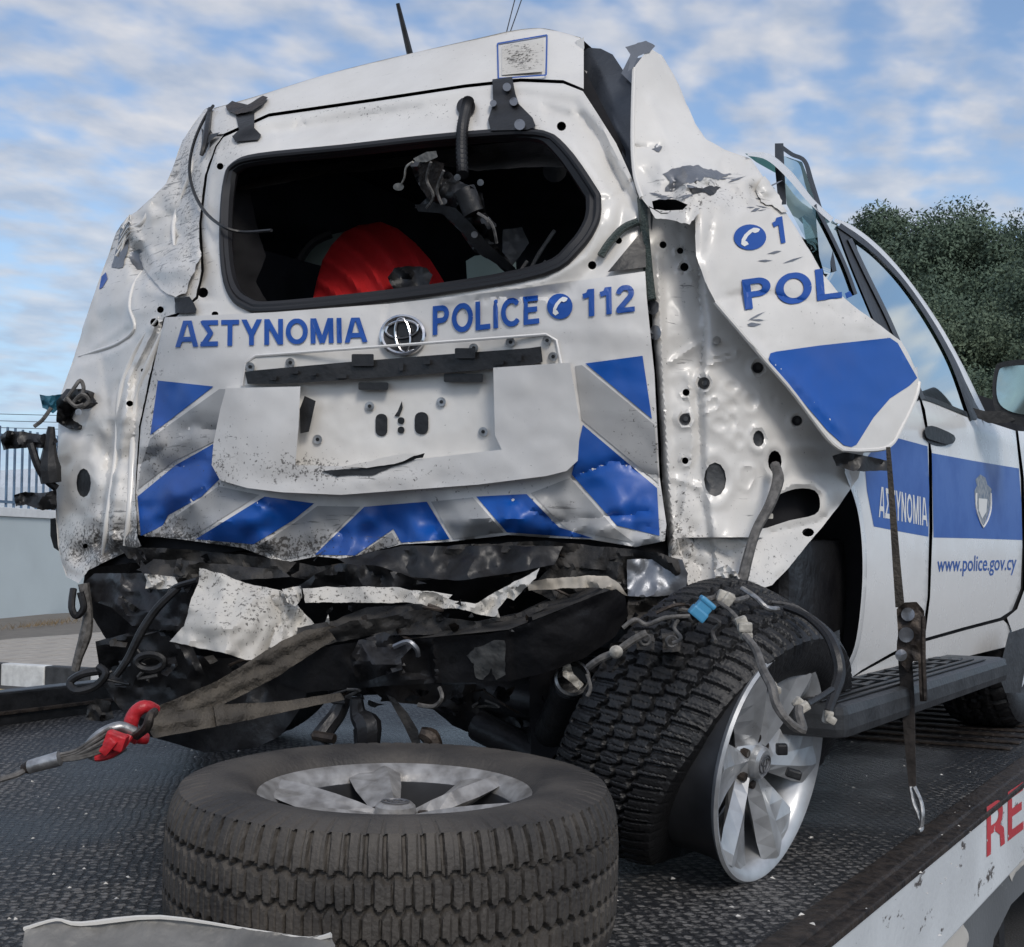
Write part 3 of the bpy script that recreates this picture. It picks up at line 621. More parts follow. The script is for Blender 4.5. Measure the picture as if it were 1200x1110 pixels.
V, Fc = lathe_geo([(.1, -.14), (.27, -.14), (.40, -.12), (.44, -.08), (.45, 0), (.44, .08), (.40, .12), (.27, .13), (.25, .06), (.1, .08), (.0, .08)], 48)
Mw = np.c_[ed, [0, 0, 1], en]; wc = onaxis(1262, 1150, 2, .46); wc = e0 * [1, 1, 0] + ed * ((wc - e0) @ ed) + en * -.22 + [0, 0, .46]
mesh('wheel', xf(V, Mw, wc), Fc, m_tyre2, truck)
wc2 = wc + en * -2.4; mesh('wheel', xf(V, Mw, wc2), Fc, m_tyre2, truck)
for q in (wc, wc2): mesh('wheel', xf(V, Mw, q + ed * 4.2), Fc, m_tyre2, truck)
# cab ahead of the deck
cabm = mat('white_cab_paint', (.7, .72, .73), .4, var=.05)
cb = thing  # (cab is a part)
V, Fc = extrude_profile([(0, .5), (0, 2.0), (.15, 2.35), (1.3, 2.3), (1.9, 1.5), (2.0, .5)], 1.05, np.array([0, 0, 0.]), 0)
mesh('cab', V @ Re.T + e0 * [1, 1, 0] + ed * 8.7 - en * 1.85, Fc, cabm, truck, False)

# ================================================================== WRECKED SUV
suv = thing('police_suv', 'white and blue police off-roader with its whole rear end crushed, strapped on the deck', 'car', (-2.1, 4.3, 1.0))
GATE_DISPS = [lambda u, v: .004 * fbm(u, v, 90, 3) + .0012 * fbm(u, v, 22, 8),
  # pressed border round the window, raised flange along the top, hinge pockets
  lambda u, v: -.016 * np.exp(-((segdist(u, v, WIN + [WIN[0]]) - 26) / 9) ** 2) * (v < 352),
  ridge([(262, 176), (320, 152), (440, 133), (545, 116), (612, 112), (672, 122), (706, 170), (742, 240)], 7, -.020),
  bump(290, 165, 34, 12, -.012), bump(600, 140, 40, 14, -.010), bump(700, 150, 22, 14, -.012), bump(722, 200, 14, 26, -.012), crease([(700, 120), (716, 180), (744, 228)], 3, .008),
  crease([(232, 300), (300, 262), (262, 250)], 5, .006), bump(280, 215, 12, 22, -.010), ridge([(345, 152), (352, 140), (356, 148)], 3, -.008),
  pad([(322, 152), (440, 132), (556, 118), (560, 146), (440, 160), (326, 174)], 7, -.016), pad([(636, 122), (684, 134), (706, 160), (736, 226), (714, 222), (674, 166), (640, 148)], 8, -.020), pad([(262, 186), (284, 180), (266, 198), (258, 240), (252, 300), (244, 262), (250, 205)], 6, -.014),
  ridge([(705, 262), (688, 300), (640, 330), (520, 352)], 5, .008), lambda u, v: (v < 340) * .004 * facets(u, v, 60, 41), crease([(742, 212), (720, 232), (704, 234)], 3, -.012),
  # crumple of the lower edge and crease lines through the sheet
  lambda u, v: np.clip((v - 560) / 70, 0, 1.3) * (.055 * facets(u, v, 52, 2) + .014 * facets(u, v, 19, 5)) * (v > 500),
  lambda u, v: msk(195, 545, 60, 70)(u, v) * (.040 * facets(u, v, 46, 11) + .010 * facets(u, v, 18, 4)),
  lambda u, v: msk(720, 560, 70, 60)(u, v) * .020 * facets(u, v, 50, 12), bump(600, 600, 45, 18, .02), bump(500, 605, 28, 20, -.025), bump(300, 595, 60, 16, .018), bump(420, 630, 30, 18, -.02),
  crease([(456, 352), (452, 372), (458, 392)], 4, -.007), crease([(165, 545), (225, 500), (262, 505)], 5, -.022), crease([(670, 560), (720, 540), (772, 560)], 4, -.014), crease([(600, 585), (650, 612), (760, 600)], 4, -.016), crease([(225, 590), (200, 622), (240, 640)], 4, .016), crease([(190, 610), (260, 560), (330, 600)], 5, -.012),
  ridge([(205, 440), (250, 425), (400, 408), (640, 388), (745, 392)], 10, .003)]
WIN = [tuple(p) for p in catmull([(263, 212), (271, 194), (300, 184), (400, 174), (530, 160), (628, 155), (662, 172), (698, 222), (703, 236), (700, 262), (680, 292), (640, 320), (510, 344), (325, 364), (285, 360), (266, 340), (259, 300), (259, 250)], 4)]
QUART = [lambda u, v: (u < 262) * 0. + msk(165, 290, 70, 100)(u, v) * (.085 * facets(u, v, 46, 5) + .022 * facets(u, v, 17, 2)),
  lambda u, v: msk(130, 560, 60, 120)(u, v) * (.045 * facets(u, v, 42, 15) + .014 * facets(u, v, 16, 6)), lambda u, v: msk(130, 650, 80, 30)(u, v) * .04 * facets(u, v, 18, 7)]
REAR_CTRL = [(165, 640, 3.62), (778, 635, 3.03), (200, 372, 3.62), (757, 330, 3.06), (480, 640, 3.28), (480, 360, 3.30), (265, 150, 3.86), (700, 110, 3.34), (480, 115, 3.58), (750, 240, 3.12),
  (300, 110, 4.05), (600, 34, 3.72), (450, 66, 3.92), (683, 44, 3.6), (75, 640, 3.98), (68, 520, 4.0), (105, 400, 4.08), (150, 260, 4.12), (248, 126, 4.15), (100, 672, 3.82), (215, 260, 3.84), (170, 430, 3.72),
  (790, 640, 3.02), (780, 450, 3.05), (765, 260, 3.12), (850, 690, 2.98), (900, 500, 3.10), (1000, 560, 3.30), (960, 620, 3.2), (840, 380, 3.08), (840, 500, 3.06)]
master = Surf(REAR_CTRL, GATE_DISPS)
upper = Surf(REAR_CTRL, GATE_DISPS)
# --- tailgate (upper pressed frame with the window hole)
def holes_of(lst): return [ell(x, y, rx, ry, 12) for (x, y, rx, ry) in lst]
gh = [(258, 195, 4, 4), (238, 343, 6, 6), (252, 368, 4, 3), (658, 148, 5.5, 5.5), (694, 311, 5, 5), (725, 282, 4, 4)]
for (x, y, rx, ry) in gh: GATE_DISPS.append(ring(x, y, rx * 2.2, ry * 2.2, .006))
gate = mesh('tailgate', [(0, 0, 0)] * 3, [], m_white, suv)   # replaced below
bpy.data.objects.remove(gate)
gate_out = [(262, 161), (315, 137), (440, 119), (545, 103), (610, 96), (660, 98), (683, 107), (700, 133), (722, 168), (742, 212), (753, 250), (758, 322), (600, 350), (456, 362), (330, 374), (200, 378), (212, 366), (232, 350), (239, 318), (236, 262), (243, 205), (254, 172)]
gate = patch('tailgate', master, gate_out, m_white, suv, holes=[WIN] + holes_of(gh), st=4, thick=.02, back=False)
# lower outer skin
LOW = [(193, 372), (320, 366), (456, 356), (600, 340), (756, 318), (758, 350), (767, 439), (773, 560), (781, 615), (779, 634), (745, 641), (690, 632), (635, 630), (596, 627), (525, 635), (470, 638), (404, 655), (371, 652), (332, 660), (283, 642), (211, 632), (162, 627), (159, 580), (165, 500), (180, 430)]
skin = patch('tailgate_skin', master, LOW, m_sheet, gate, st=4, off=.014, thick=.012)
def sticker(name, poly, mt, surf=master, off=.0168, par=None): return patch(name, surf, poly, mt, par or skin, st=4.5, off=off, thick=0)
for p in ([(185, 446), (250, 453), (176, 510)], [(254, 518), (259, 560), (236, 582), (197, 604), (190, 617), (165, 628), (161, 582), (206, 545)], [(310, 582), (368, 590), (343, 610), (297, 638), (229, 632)],
          [(427, 594), (500, 588), (527, 632), (470, 636), (461, 620), (416, 651), (369, 650)], [(558, 582), (617, 579), (655, 618), (695, 631), (594, 624)], [(683, 498), (770, 572), (773, 628), (723, 616), (670, 556)], [(686, 426), (753, 417), (764, 491)]):
    sticker('blue_sticker', p, m_blue)
for p in ([(257, 456), (264, 456), (262, 512), (205, 540), (162, 573), (165, 547), (176, 514)], [(256, 570), (304, 580), (224, 630), (169, 629), (196, 612)], [(372, 593), (422, 594), (366, 649), (333, 656), (301, 641), (345, 613)],
          [(459, 624), (467, 637), (419, 651)], [(505, 588), (554, 583), (590, 624), (531, 632)], [(622, 578), (668, 560), (720, 619), (743, 636), (665, 621)], [(674, 429), (682, 428), (767, 498), (772, 567), (682, 492)]):
    sticker('grey_sticker', p, m_grey)
text_on('lettering', 'ΑΣΤΥΝΟΜΙΑ', master, ((207, 376), (429, 372), (430, 401), (206, 407)), m_inkblue, skin, .019, .19)
text_on('lettering', 'POLICE', master, ((507, 359), (631, 346), (632, 379), (507, 393)), m_inkblue, skin, .019, .19)
text_on('lettering', '112', master, ((681, 340), (743, 333), (744, 365), (681, 372)), m_inkblue, skin, .019, .19)
m_ink_w = mat('white_lettering', (.72, .72, .70), .4, var=.05)
def phone(cx_, cy_, rx, ry, surf, par, off):
    patch('phone_symbol', surf, ell(cx_, cy_, rx, ry, 28), m_inkblue, par, st=5, off=off)
    t = np.linspace(R(150), R(295), 12); pts = np.c_[cx_ + .28 * rx + .72 * rx * np.cos(t), cy_ + .25 * ry - .72 * ry * np.sin(t) * -1 * -1]
    h = [(-.55, .55), (-.35, .72), (-.08, .55), (-.18, .35), (-.30, .28), (-.12, -.10), (.14, -.40), (.30, -.32), (.52, -.42), (.62, -.62), (.45, -.72), (.22, -.74), (-.05, -.55), (-.35, -.20), (-.52, .18)]
    patch('handset', surf, [(cx_ + a * rx, cy_ + b * ry) for a, b in h], m_ink_w, par, st=4, off=off + .0015)
phone(656, 359, 15, 15, master, skin, .0185)
# emblem: three interlocking ovals in a chrome ring
def ring3(name, surf, cx_, cy_, rx, ry, r, off, mt, par, rot=0):
    e = ell(cx_, cy_, rx, ry, 40, rot); return tube(name, surf(e[:, 0], e[:, 1], off), r, mt, par, 6, 1, True)
emb = patch('emblem', master, ell(472, 393, 25, 22, 32, -.12), m_black, skin, st=6, off=.026, thick=.01)
ring3('emblem_ring', master, 472, 393, 25, 22, .0062, .030, m_chrome, skin, -.12)
ring3('emblem_oval', master, 472, 393, 8.5, 20, .0034, .032, m_chrome, skin, -.12); ring3('emblem_oval', master, 471, 386, 19, 10, .0034, .032, m_chrome, skin, -.12)

# number plate garnish: U-shaped box round a bare recess
FL = Surf(REAR_CTRL, [lambda u, v: 0 * u + .075, lambda u, v: .004 * fbm(u, v, 60, 31) + msk(420, 565, 140, 12)(u, v) * .008 * facets(u, v, 40, 9)])
REC = [(352, 452), (578, 438), (581, 520), (590, 528), (480, 540), (352, 550), (345, 540)]
U = [(265, 455), (352, 453), (350, 500), (346, 545), (420, 547), (500, 537), (588, 527), (580, 510), (578, 431), (668, 425), (680, 498), (677, 540), (664, 552), (640, 558), (560, 568), (480, 574), (400, 580), (330, 577), (290, 572), (258, 563), (248, 545), (250, 520), (258, 480)]
garn = patch('plate_garnish', FL, U, m_sheet, gate, st=5, thick=.07)
inn = patch('plate_recess', master, [(288, 424), (300, 416), (640, 392), (652, 398), (658, 430), (600, 436), (590, 530), (480, 545), (345, 552), (350, 452), (284, 452)], m_white, gate, st=4, off=.0175, thick=.004)
for a in ([(284, 452), (288, 425), (300, 417), (640, 392), (652, 399), (658, 428)],): tube('recess_bead', master(*np.array(a, float).T, .019), .004, m_sheet, gate, 6, 0)
for (x, y, rx, ry) in ((447, 498, 7, 13), (494, 496, 8, 13), (470, 493, 4, 4), (470, 504, 4, 4)): patch('slot', master, rbox(x - rx, y - ry, x + rx, y + ry, min(rx, ry) * .9), m_black, inn, st=5, off=.0225)
for (x, y) in ((293, 430), (340, 425), (555, 408), (598, 401), (641, 399), (648, 418), (372, 515), (566, 506), (433, 476), (517, 471)):
    patch('screw', master, ell(x, y, 5.5, 5.5, 14), m_steel, inn, st=3, off=.026, thick=.008); patch('slot', master, ell(x, y, 2.2, 2.2, 8), m_black, inn, st=3, off=.0275)
# torn slit and opening at the left end of the recess
patch('tear', FL, [(372, 552), (420, 548), (455, 538), (498, 531), (496, 537), (460, 546), (440, 556), (395, 559)], m_black, garn, st=4, off=.004, jag=1)
patch('torn_lip', FL, [(395, 548), (430, 540), (475, 532), (497, 531), (470, 541), (430, 549)], m_white, garn, st=4, off=.012, thick=.004, jag=1)
patch('clip_opening', FL, [(357, 464), (370, 470), (362, 506), (352, 508), (351, 480)], m_black, garn, st=4, off=-.03)
patch('crack', master, [(462, 488), (466, 482), (471, 470), (472, 478), (468, 488)], m_black, inn, st=3, off=.0225)
# black finisher bar
BAR = Surf(REAR_CTRL, [lambda u, v: 0 * u + .055])
bar = patch('finisher_bar', BAR, [(287, 436), (300, 434), (400, 425), (500, 417), (620, 408), (634, 406), (636, 424), (620, 428), (560, 434), (450, 442), (330, 450), (290, 450)], m_black, gate, st=5, thick=.03)
for (x, y, w_, h_) in ((320, 443, 8, 5), (368, 438, 6, 4), (425, 422, 26, 14), (500, 424, 8, 6), (545, 414, 24, 12), (400, 441, 12, 5), (585, 425, 10, 5), (608, 419, 6, 8), (470, 430, 5, 9), (345, 436, 9, 4)):
    patch('clip', BAR, rbox(x - w_ / 2, y - h_ / 2, x + w_ / 2, y + h_ / 2, 1.5), m_black, bar, st=6, off=.012, thick=.02)
patch('lamp_housing', BAR, rbox(420, 448, 455, 457, 2), m_black, bar, st=6, off=-.01, thick=.02); patch('lamp_housing', BAR, rbox(520, 438, 566, 448, 2), m_black, bar, st=6, off=-.01, thick=.02)

# window seal
cw = np.array(WIN).mean(0); sl = np.array(WIN) + (cw - np.array(WIN)) * .010
tube('window_seal', master(sl[:, 0], sl[:, 1], .008), .009, m_rubberseal, gate, 8, 0, True)
sl2 = np.array(WIN) + (cw - np.array(WIN)) * .035; tube('window_seal', master(sl2[:, 0], sl2[:, 1], -.02), .018, m_rubberseal, gate, 8, 0, True)

# --- roof rear edge and spoiler band
seam = [(250, 158), (262, 157), (315, 133), (440, 115), (545, 99), (610, 92), (660, 94), (684, 104)]
roofline = [(684, 60), (680, 44), (655, 37), (632, 33), (600, 36), (560, 45), (520, 54), (450, 70), (380, 88), (300, 113), (268, 122), (250, 127), (240, 140)]
roof = patch('roof', Surf(REAR_CTRL, [lambda u, v: .003 * fbm(u, v, 80, 44), crease([(640, 100), (690, 92)], 4, .01), bump(640, 92, 30, 10, -.012), bump(655, 62, 16, 26, .01)]), seam + roofline, m_white, suv, st=4, off=.004, thick=.01, back=False)
# roof sheet forward of the crown
RL = np.array(roofline[1:-1], float)[::-1]; Rs = catmull(RL, 4, False)
Wr = master(Rs[:, 0], Rs[:, 1], .004); FWDC = np.array([0, 1, 0.]); rows = [Wr]
for k, (dy, dz) in enumerate(((.12, .010), (.3, .018), (.7, .02), (1.2, .0), (1.7, -.06), (2.1, -.18))):
    q = Wr + FWDC * dy; q[:, 2] = Wr[:, 2] * (1 - min(dy / 1.2, 1)) + (2.86) * min(dy / 1.2, 1) if False else Wr[:, 2] + dz
    f = min(dy / 2.1, 1); s_ = np.linspace(0, 1, len(Wr)); re_ = (2.74 - .10 * s_ ** 3); q[:, 2] = q[:, 2] * (1 - f) + re_ * f - .10 * math.sin(math.pi * min(f * 1.1, 1)) * s_ ** 4; q[:, 0] = Wr[:, 0] * (1 - f) + np.linspace(-2.80, -1.42, len(Wr)) * f; rows.append(q)
G = np.concatenate(rows); nn_ = len(Wr); Fq = [(i * nn_ + j, i * nn_ + j + 1, (i + 1) * nn_ + j + 1, (i + 1) * nn_ + j) for i in range(len(rows) - 1) for j in range(nn_ - 1)]
Fq_roof = Fq; mesh('roof_sheet', G, Fq, m_white, suv); rows_roof = rows
# rectangular framed decal on the roof corner
Dq = [(583, 51), (641, 41), (640, 88), (584, 92)]
for a, b in zip(Dq, Dq[1:] + Dq[:1]): tube('decal_border', roof_s, .0018, m_inkblue, roof) if False else None
RS = Surf(REAR_CTRL, []); db = np.array(Dq + [Dq[0]], float)
for i in range(4):
    a, b = db[i], db[i + 1]; n_ = np.array([-(b - a)[1], (b - a)[0]]) / np.linalg.norm(b - a) * .8
    patch('decal_border', RS, [a - n_, b - n_, b + n_, a + n_], m_inkblue, roof, st=6, off=.012)
patch('decal', RS, [(588, 54), (637, 45), (636, 84), (588, 88)], m_torn, roof, st=5, off=.0105)

# --- left quarter (crushed)
QS = Surf(REAR_CTRL, QUART + [crease([(215, 120), (200, 200), (225, 240), (222, 300)], 5, -.012), crease([(240, 160), (246, 200), (238, 262), (236, 300)], 4, -.016), crease([(150, 262), (180, 300), (170, 340), (205, 350)], 5, .02),
     ridge([(192, 300), (232, 288), (236, 310)], 6, .02), bump(205, 318, 26, 30, .035), bump(165, 308, 10, 14, -.06), step([(175, 320), (150, 350), (158, 400), (90, 425)], 6, .02), ridge([(160, 330), (150, 380), (98, 415)], 4, .014),
     crease([(190, 380), (160, 440), (158, 520), (150, 620)], 5, -.030), crease([(208, 150), (212, 230), (196, 290)], 4, -.022), crease([(120, 420), (130, 500), (118, 600)], 6, -.018), crease([(95, 430), (140, 410), (175, 385)], 3, .014), crease([(180, 240), (215, 262), (236, 256)], 3, -.016), ridge([(182, 380), (150, 440), (140, 540), (128, 640)], 6, .030), crease([(172, 390), (140, 450), (128, 540), (114, 640)], 3, -.022), ridge([(158, 430), (154, 470), (160, 500), (150, 540)], 4, -.010), ring(98, 566, 16, 26, .008, .3), bump(88, 520, 12, 9, .010),
     ridge([(205, 160), (170, 250), (140, 300)], 8, .014), crease([(130, 290), (120, 330), (112, 370)], 5, -.012)])
qh = [(98, 566, 8.5, 17), (188, 363, 4, 4), (181, 378, 5, 5), (167, 434, 2, 2), (152, 473, 4, 3.5), (100, 640, 3, 3)]
Lsil = [(250, 127), (240, 128), (214, 165), (205, 190), (195, 215), (178, 232), (160, 248), (149, 255), (136, 273), (128, 297), (119, 320), (109, 349), (98, 382), (90, 410), (81, 435), (74, 455), (69, 475), (68, 520), (65, 580), (68, 640), (78, 676)]
quarter = patch('left_quarter_panel', QS, [(262, 158)] + Lsil + [(92, 684), (104, 668), (130, 655), (166, 640), (161, 630), (158, 580), (163, 500), (178, 430), (192, 372), (210, 366), (230, 348), (236, 318), (233, 262), (240, 205), (252, 172)],
                m_white, suv, holes=holes_of(qh), st=4, off=-.004, thick=.01, jag=.5)
patch('grommet', QS, ell(98, 566, 9, 17.5, 18), m_boardm, quarter, st=5, off=-.012)
# side panel running forward from the crushed silhouette
Lp = catmull(np.array(Lsil, float), 2, False); Wl = QS(Lp[:, 0], Lp[:, 1], -.004); nl = len(Wl); rows = [Wl]
for f in (.05, .2, .5, 1.):
    q = Wl.copy(); tx = -3.02 + np.clip((Wl[:, 2] - 2.1) * .28, 0, .4); q[:, 0] = Wl[:, 0] * (1 - f) + tx * f - (.03 if f < .5 else 0); q[:, 1] = Wl[:, 1] * (1 - f) + 3.9 * f; rows.append(q)
G = np.concatenate(rows); Fq = [(i * nl + j, (i + 1) * nl + j, (i + 1) * nl + j + 1, i * nl + j + 1) for i in range(len(rows) - 1) for j in range(nl - 1)]
mesh('left_side_panel', G, Fq, m_white, suv); mesh('side_liner', G + [.07, .03, -.02], Fq, m_void, suv)
for lip, r_ in (([(196, 376), (176, 425), (160, 470), (156, 540), (152, 600), (146, 640)], [.004, .012, .009, .013, .010, .005]), ([(186, 372), (160, 410), (142, 460), (136, 530), (126, 610), (120, 650)], [.003, .008, .011, .007, .010, .004]),
                ([(166, 318), (156, 336), (152, 360), (158, 385), (140, 402), (112, 412), (92, 418)], [.003, .006, .006, .006, .007, .006, .003]), ([(226, 172), (224, 200), (212, 232), (204, 262), (204, 290)], [.003, .008, .005, .009, .003]),
                ([(178, 236), (168, 260), (150, 272), (142, 296)], [.003, .008, .006, .003])):
    lp = np.array(lip, float); tube('folded_lip', QS(lp[:, 0], lp[:, 1], -.004), r_, m_white, quarter, 10, 5)
# torn flap with crumpled tear over it
patch('torn_skin', QS, [(163, 298), (180, 292), (200, 288), (232, 290), (236, 300), (225, 325), (218, 345), (206, 348), (190, 340), (178, 325), (168, 315)], m_white, quarter, st=3.5, off=.018, thick=.006, jag=1.8, seed=4)
patch('gash', QS, [(152, 296), (164, 292), (170, 302), (168, 318), (160, 316), (154, 308)], m_bare, quarter, st=3.5, off=.004, jag=1.5)
patch('gash', QS, [(140, 268), (152, 258), (150, 275), (150, 290), (143, 312), (130, 314), (138, 288)], m_bare, quarter, st=3.5, off=.003, jag=1.5)
for k in range(5): a = np.array([(136 + k * 2, 300 - k * 8), (146 + k * 1.6, 284 - k * 8), (153, 274 - k * 4)], float); tube('shred', QS(a[:, 0], a[:, 1], .012), [.004, .003, .001], m_white, quarter, 5, 3)
patch('lamp_remnant', QS, [(203, 348), (222, 347), (232, 362), (230, 368), (205, 367)], m_black, quarter, st=3.5, off=.02, thick=.02, jag=1.5)

# --- right D pillar inner panel
RP = [lambda u, v: .0025 * fbm(u, v, 45, 61) + .008 * facets(u, v, 70, 19) + .003 * facets(u, v, 24, 23), crease([(815, 262), (822, 300), (818, 340), (826, 380), (822, 430)], 3, -.02), crease([(790, 250), (800, 285), (812, 330)], 3, .010), crease([(784, 640), (800, 600), (812, 520), (806, 440)], 5, .010), lambda u, v: msk(860, 670, 70, 35)(u, v) * .045 * facets(u, v, 26, 8), lambda u, v: msk(790, 640, 25, 25)(u, v) * .03 * facets(u, v, 14, 3),
      step([(826, 250), (822, 330), (824, 400), (822, 470), (826, 580), (835, 640)], 3, .03), ridge([(770, 300), (776, 420), (784, 560), (790, 640)], 4, .012), ridge([(800, 250), (795, 262), (800, 300), (818, 330)], 4, -.010),
      ridge([(757, 330), (768, 440), (776, 560), (782, 640)], 3, -.02), bump(803, 505, 12, 24, .010), bump(806, 595, 14, 20, .014), ridge([(785, 425), (805, 412), (820, 402)], 4, .008), ridge([(785, 560), (806, 566), (820, 572)], 4, .008)]
for (x, y, rx, ry) in ((858, 453, 10, 8), (858, 475, 8, 8), (881, 471, 9, 12), (907, 468, 6, 6), (843, 497, 11, 9), (858, 495, 6, 10), (866, 516, 7, 10)): RP.append(ring(x, y, rx, ry, .0028, .3)); RP.append(bump(x, y, rx * .8, ry * .8, -.0035))
RP += [ridge([(826, 434), (830, 428), (862, 418), (864, 410), (836, 418)], 2.2, .006), ridge([(822, 474), (838, 466), (846, 470), (842, 480), (826, 484)], 2.2, .005), ridge([(868, 546), (882, 546), (884, 562), (878, 576), (866, 570), (868, 548)], 2.2, .005), bump(940, 526, 20, 8, .014), ridge([(928, 520), (952, 524), (958, 532)], 5, .006),
       bump(930, 590, 44, 30, .016), ridge([(896, 608), (905, 582), (930, 566), (952, 566), (966, 578), (966, 600)], 5, .018), crease([(900, 625), (960, 612), (985, 590)], 5, -.012), crease([(835, 640), (860, 655), (850, 690)], 4, -.02)]
rh = [(777, 287, 4.2, 4.2), (797, 294, 3.8, 3.8), (802, 313, 5, 5), (888, 431, 6, 6.5), (825, 449, 6.5, 7), (804, 460, 4.2, 4.2), (803, 491, 6.5, 6.5), (934, 493, 6, 6), (889, 514, 6.5, 9.5), (908, 541, 8, 13), (803, 540, 3.8, 4), (838, 562, 13, 20)]
for (x, y, rx, ry) in rh: RP.append(ring(x, y, rx * 1.55, ry * 1.45, .007, .28))
PS = Surf(REAR_CTRL, RP)
PIL = [(757, 244), (790, 250), (830, 240), (850, 300), (880, 380), (930, 440), (985, 505), (1012, 530), (1006, 560), (985, 590), (960, 622), (935, 652), (925, 665), (905, 686), (870, 697), (830, 697), (808, 696), (801, 662), (784, 652), (778, 600), (770, 450), (760, 320)]
WH = [tuple(p) for p in catmull([(893, 603), (906, 584), (932, 573), (955, 575), (961, 590), (955, 603), (925, 610), (890, 620)], 3)]
pil = patch('right_rear_pillar', PS, PIL, m_white, suv, holes=holes_of(rh) + [WH, ell(947, 624, 7, 5, 12)], st=3.5, off=-.004, thick=.008, jag=.4)
patch('grommet', PS, ell(838, 562, 13.5, 20.5, 20), m_boardm, pil, st=5, off=-.010); patch('grommet', PS, ell(889, 514, 7, 10, 16), m_boardm, pil, st=5, off=-.012)
for (x, y) in ((840, 399), (766, 362), (764, 389)): patch('screw', PS, ell(x, y, 5, 5, 12), m_steel, pil, st=3, off=.012, thick=.01)
for (x, y, r_) in ((825, 449, 7), (888, 431, 6.5), (803, 491, 6.5), (934, 493, 6)):
    patch('plug', PS, ell(x, y, r_, r_, 14), m_rubberseal, pil, st=4, off=.001, thick=.006); patch('plug_centre', PS, ell(x + .5, y, r_ * .45, r_ * .45, 10), m_boardm, pil, st=4, off=.006, thick=.004)
for x in (886, 895, 903): patch('clip', PS, rbox(x - 3, 602, x + 3, 608, 1), m_whitecon, pil, st=4, off=-.01)

# --- peeled outer skin with the POLICE lettering
SK_X = 0
SK = Surf([(745, 60, 3.28), (745, 230, 3.10), (850, 120, 3.45), (820, 240, 3.02), (905, 215, 3.22), (850, 340, 2.98), (950, 300, 3.16), (1035, 385, 3.26), (1075, 440, 3.34), (900, 425, 3.0), (985, 520, 3.08), (1040, 525, 3.22)],
   [lambda u, v: .005 * fbm(u, v, 90, 71) + .008 * facets(u, v, 85, 73) * (v < 400) + .002 * facets(u, v, 22, 74), crease([(842, 352), (880, 340), (940, 352), (1000, 372)], 4, -.008), crease([(762, 120), (790, 190), (800, 235)], 6, .010), crease([(850, 180), (840, 230), (826, 300)], 4, -.010), crease([(870, 395), (930, 445), (985, 505)], 4, .010), lambda u, v: msk(820, 218, 60, 26)(u, v) * (.05 * facets(u, v, 24, 12) + .016 * facets(u, v, 10, 14)), lambda u, v: msk(895, 225, 28, 26)(u, v) * .03 * facets(u, v, 18, 13),
    crease([(745, 172), (770, 174), (776, 170)], 3, -.012), ridge([(820, 250), (826, 300), (838, 350), (900, 425)], 6, .008), crease([(960, 270), (985, 330)], 5, -.006), lambda u, v: msk(1000, 350, 40, 30)(u, v) * .006 * ridged(u, v, 20, 3),
    bump(862, 360, 10, 14, -.008), crease([(1000, 375), (1040, 392)], 6, .006), crease([(860, 350), (930, 352), (990, 350)], 8, -.004)])
SKO = [(744, 78), (756, 62), (764, 58), (776, 64), (790, 88), (802, 115), (815, 145), (828, 163), (850, 176), (880, 186), (893, 205), (905, 222), (925, 255), (948, 292), (965, 322), (985, 346), (1005, 362), (1035, 384), (1056, 400), (1068, 420), (1078, 448), (1073, 466), (1056, 500), (1042, 524), (1012, 528), (985, 527), (970, 514),
       (930, 460), (897, 422), (868, 388), (838, 353), (826, 330), (816, 300), (814, 256), (800, 248), (775, 250), (758, 240), (752, 232), (744, 205), (741, 160)]
skn = patch('peeled_outer_skin', SK, SKO, m_white, suv, holes=[[(764, 236), (775, 233), (792, 234), (806, 240), (800, 246), (780, 247), (766, 245)]], st=4, thick=.008, jag=.5)
patch('lettering', SK, [(990, 344), (996, 341), (999, 347), (992, 350)], m_inkblue, skn, st=3, off=.005)
text_on('lettering', 'POL', SK, ((869, 328), (984, 312), (987, 349), (873, 363)), m_inkblue, skn, .005, .19)
text_on('lettering', '1', SK, ((903, 257), (918, 253), (922, 284), (908, 287)), m_inkblue, skn, .005, .19)
for lip in ([(838, 354), (868, 389), (897, 423), (930, 461), (970, 514), (986, 527)], [(986, 527), (1012, 528), (1042, 523), (1058, 498), (1073, 466), (1077, 448)], [(743, 80), (741, 160), (744, 205), (752, 232)]):
    lp = np.array(lip, float); tube('folded_lip', SK(lp[:, 0], lp[:, 1], -.002), .0055, m_white, skn, 7, 4)
for k in range(26):
    x_, y_ = [(790, 225), (850, 205), (900, 225), (880, 250), (890, 375), (915, 300), (770, 225)][k % 7]; x_ += random.uniform(-18, 18); y_ += random.uniform(-8, 8); a_ = random.uniform(-.5, .5); l_ = random.uniform(4, 13)
    patch('scratch', SK, [(x_ - l_, y_ - l_ * a_), (x_, y_ - 1.2), (x_ + l_, y_ + l_ * a_), (x_, y_ + 1.3)], m_bare, skn, st=4, off=.0025, jag=.6, seed=k)
phone(879, 278, 19, 15, SK, skn, .004)
patch('blue_sticker', SK, [(901, 420), (903, 414), (910, 412), (960, 405), (1043, 396), (1052, 402), (1075, 443), (1066, 452), (1043, 467), (1024, 489), (1004, 521), (998, 524), (989, 522), (970, 505), (935, 464), (903, 428)], m_blue, skn, st=4.5, off=.003)
patch('torn_tip', SK, [(732, 55), (745, 52), (757, 47), (768, 54), (762, 62), (748, 66), (742, 80), (736, 84), (738, 64)], m_bare, skn, st=3, off=.004, thick=.004, jag=1)
patch('ragged_edge', SK, [(758, 240), (775, 250), (800, 249), (815, 240), (820, 250), (808, 262), (790, 258), (768, 256)], m_white, skn, st=3, off=.02, thick=.004, jag=2, seed=9)
patch('gash', SK, [(763, 175), (770, 168), (776, 172), (772, 178)], m_bare, skn, st=3, off=.003, jag=1)
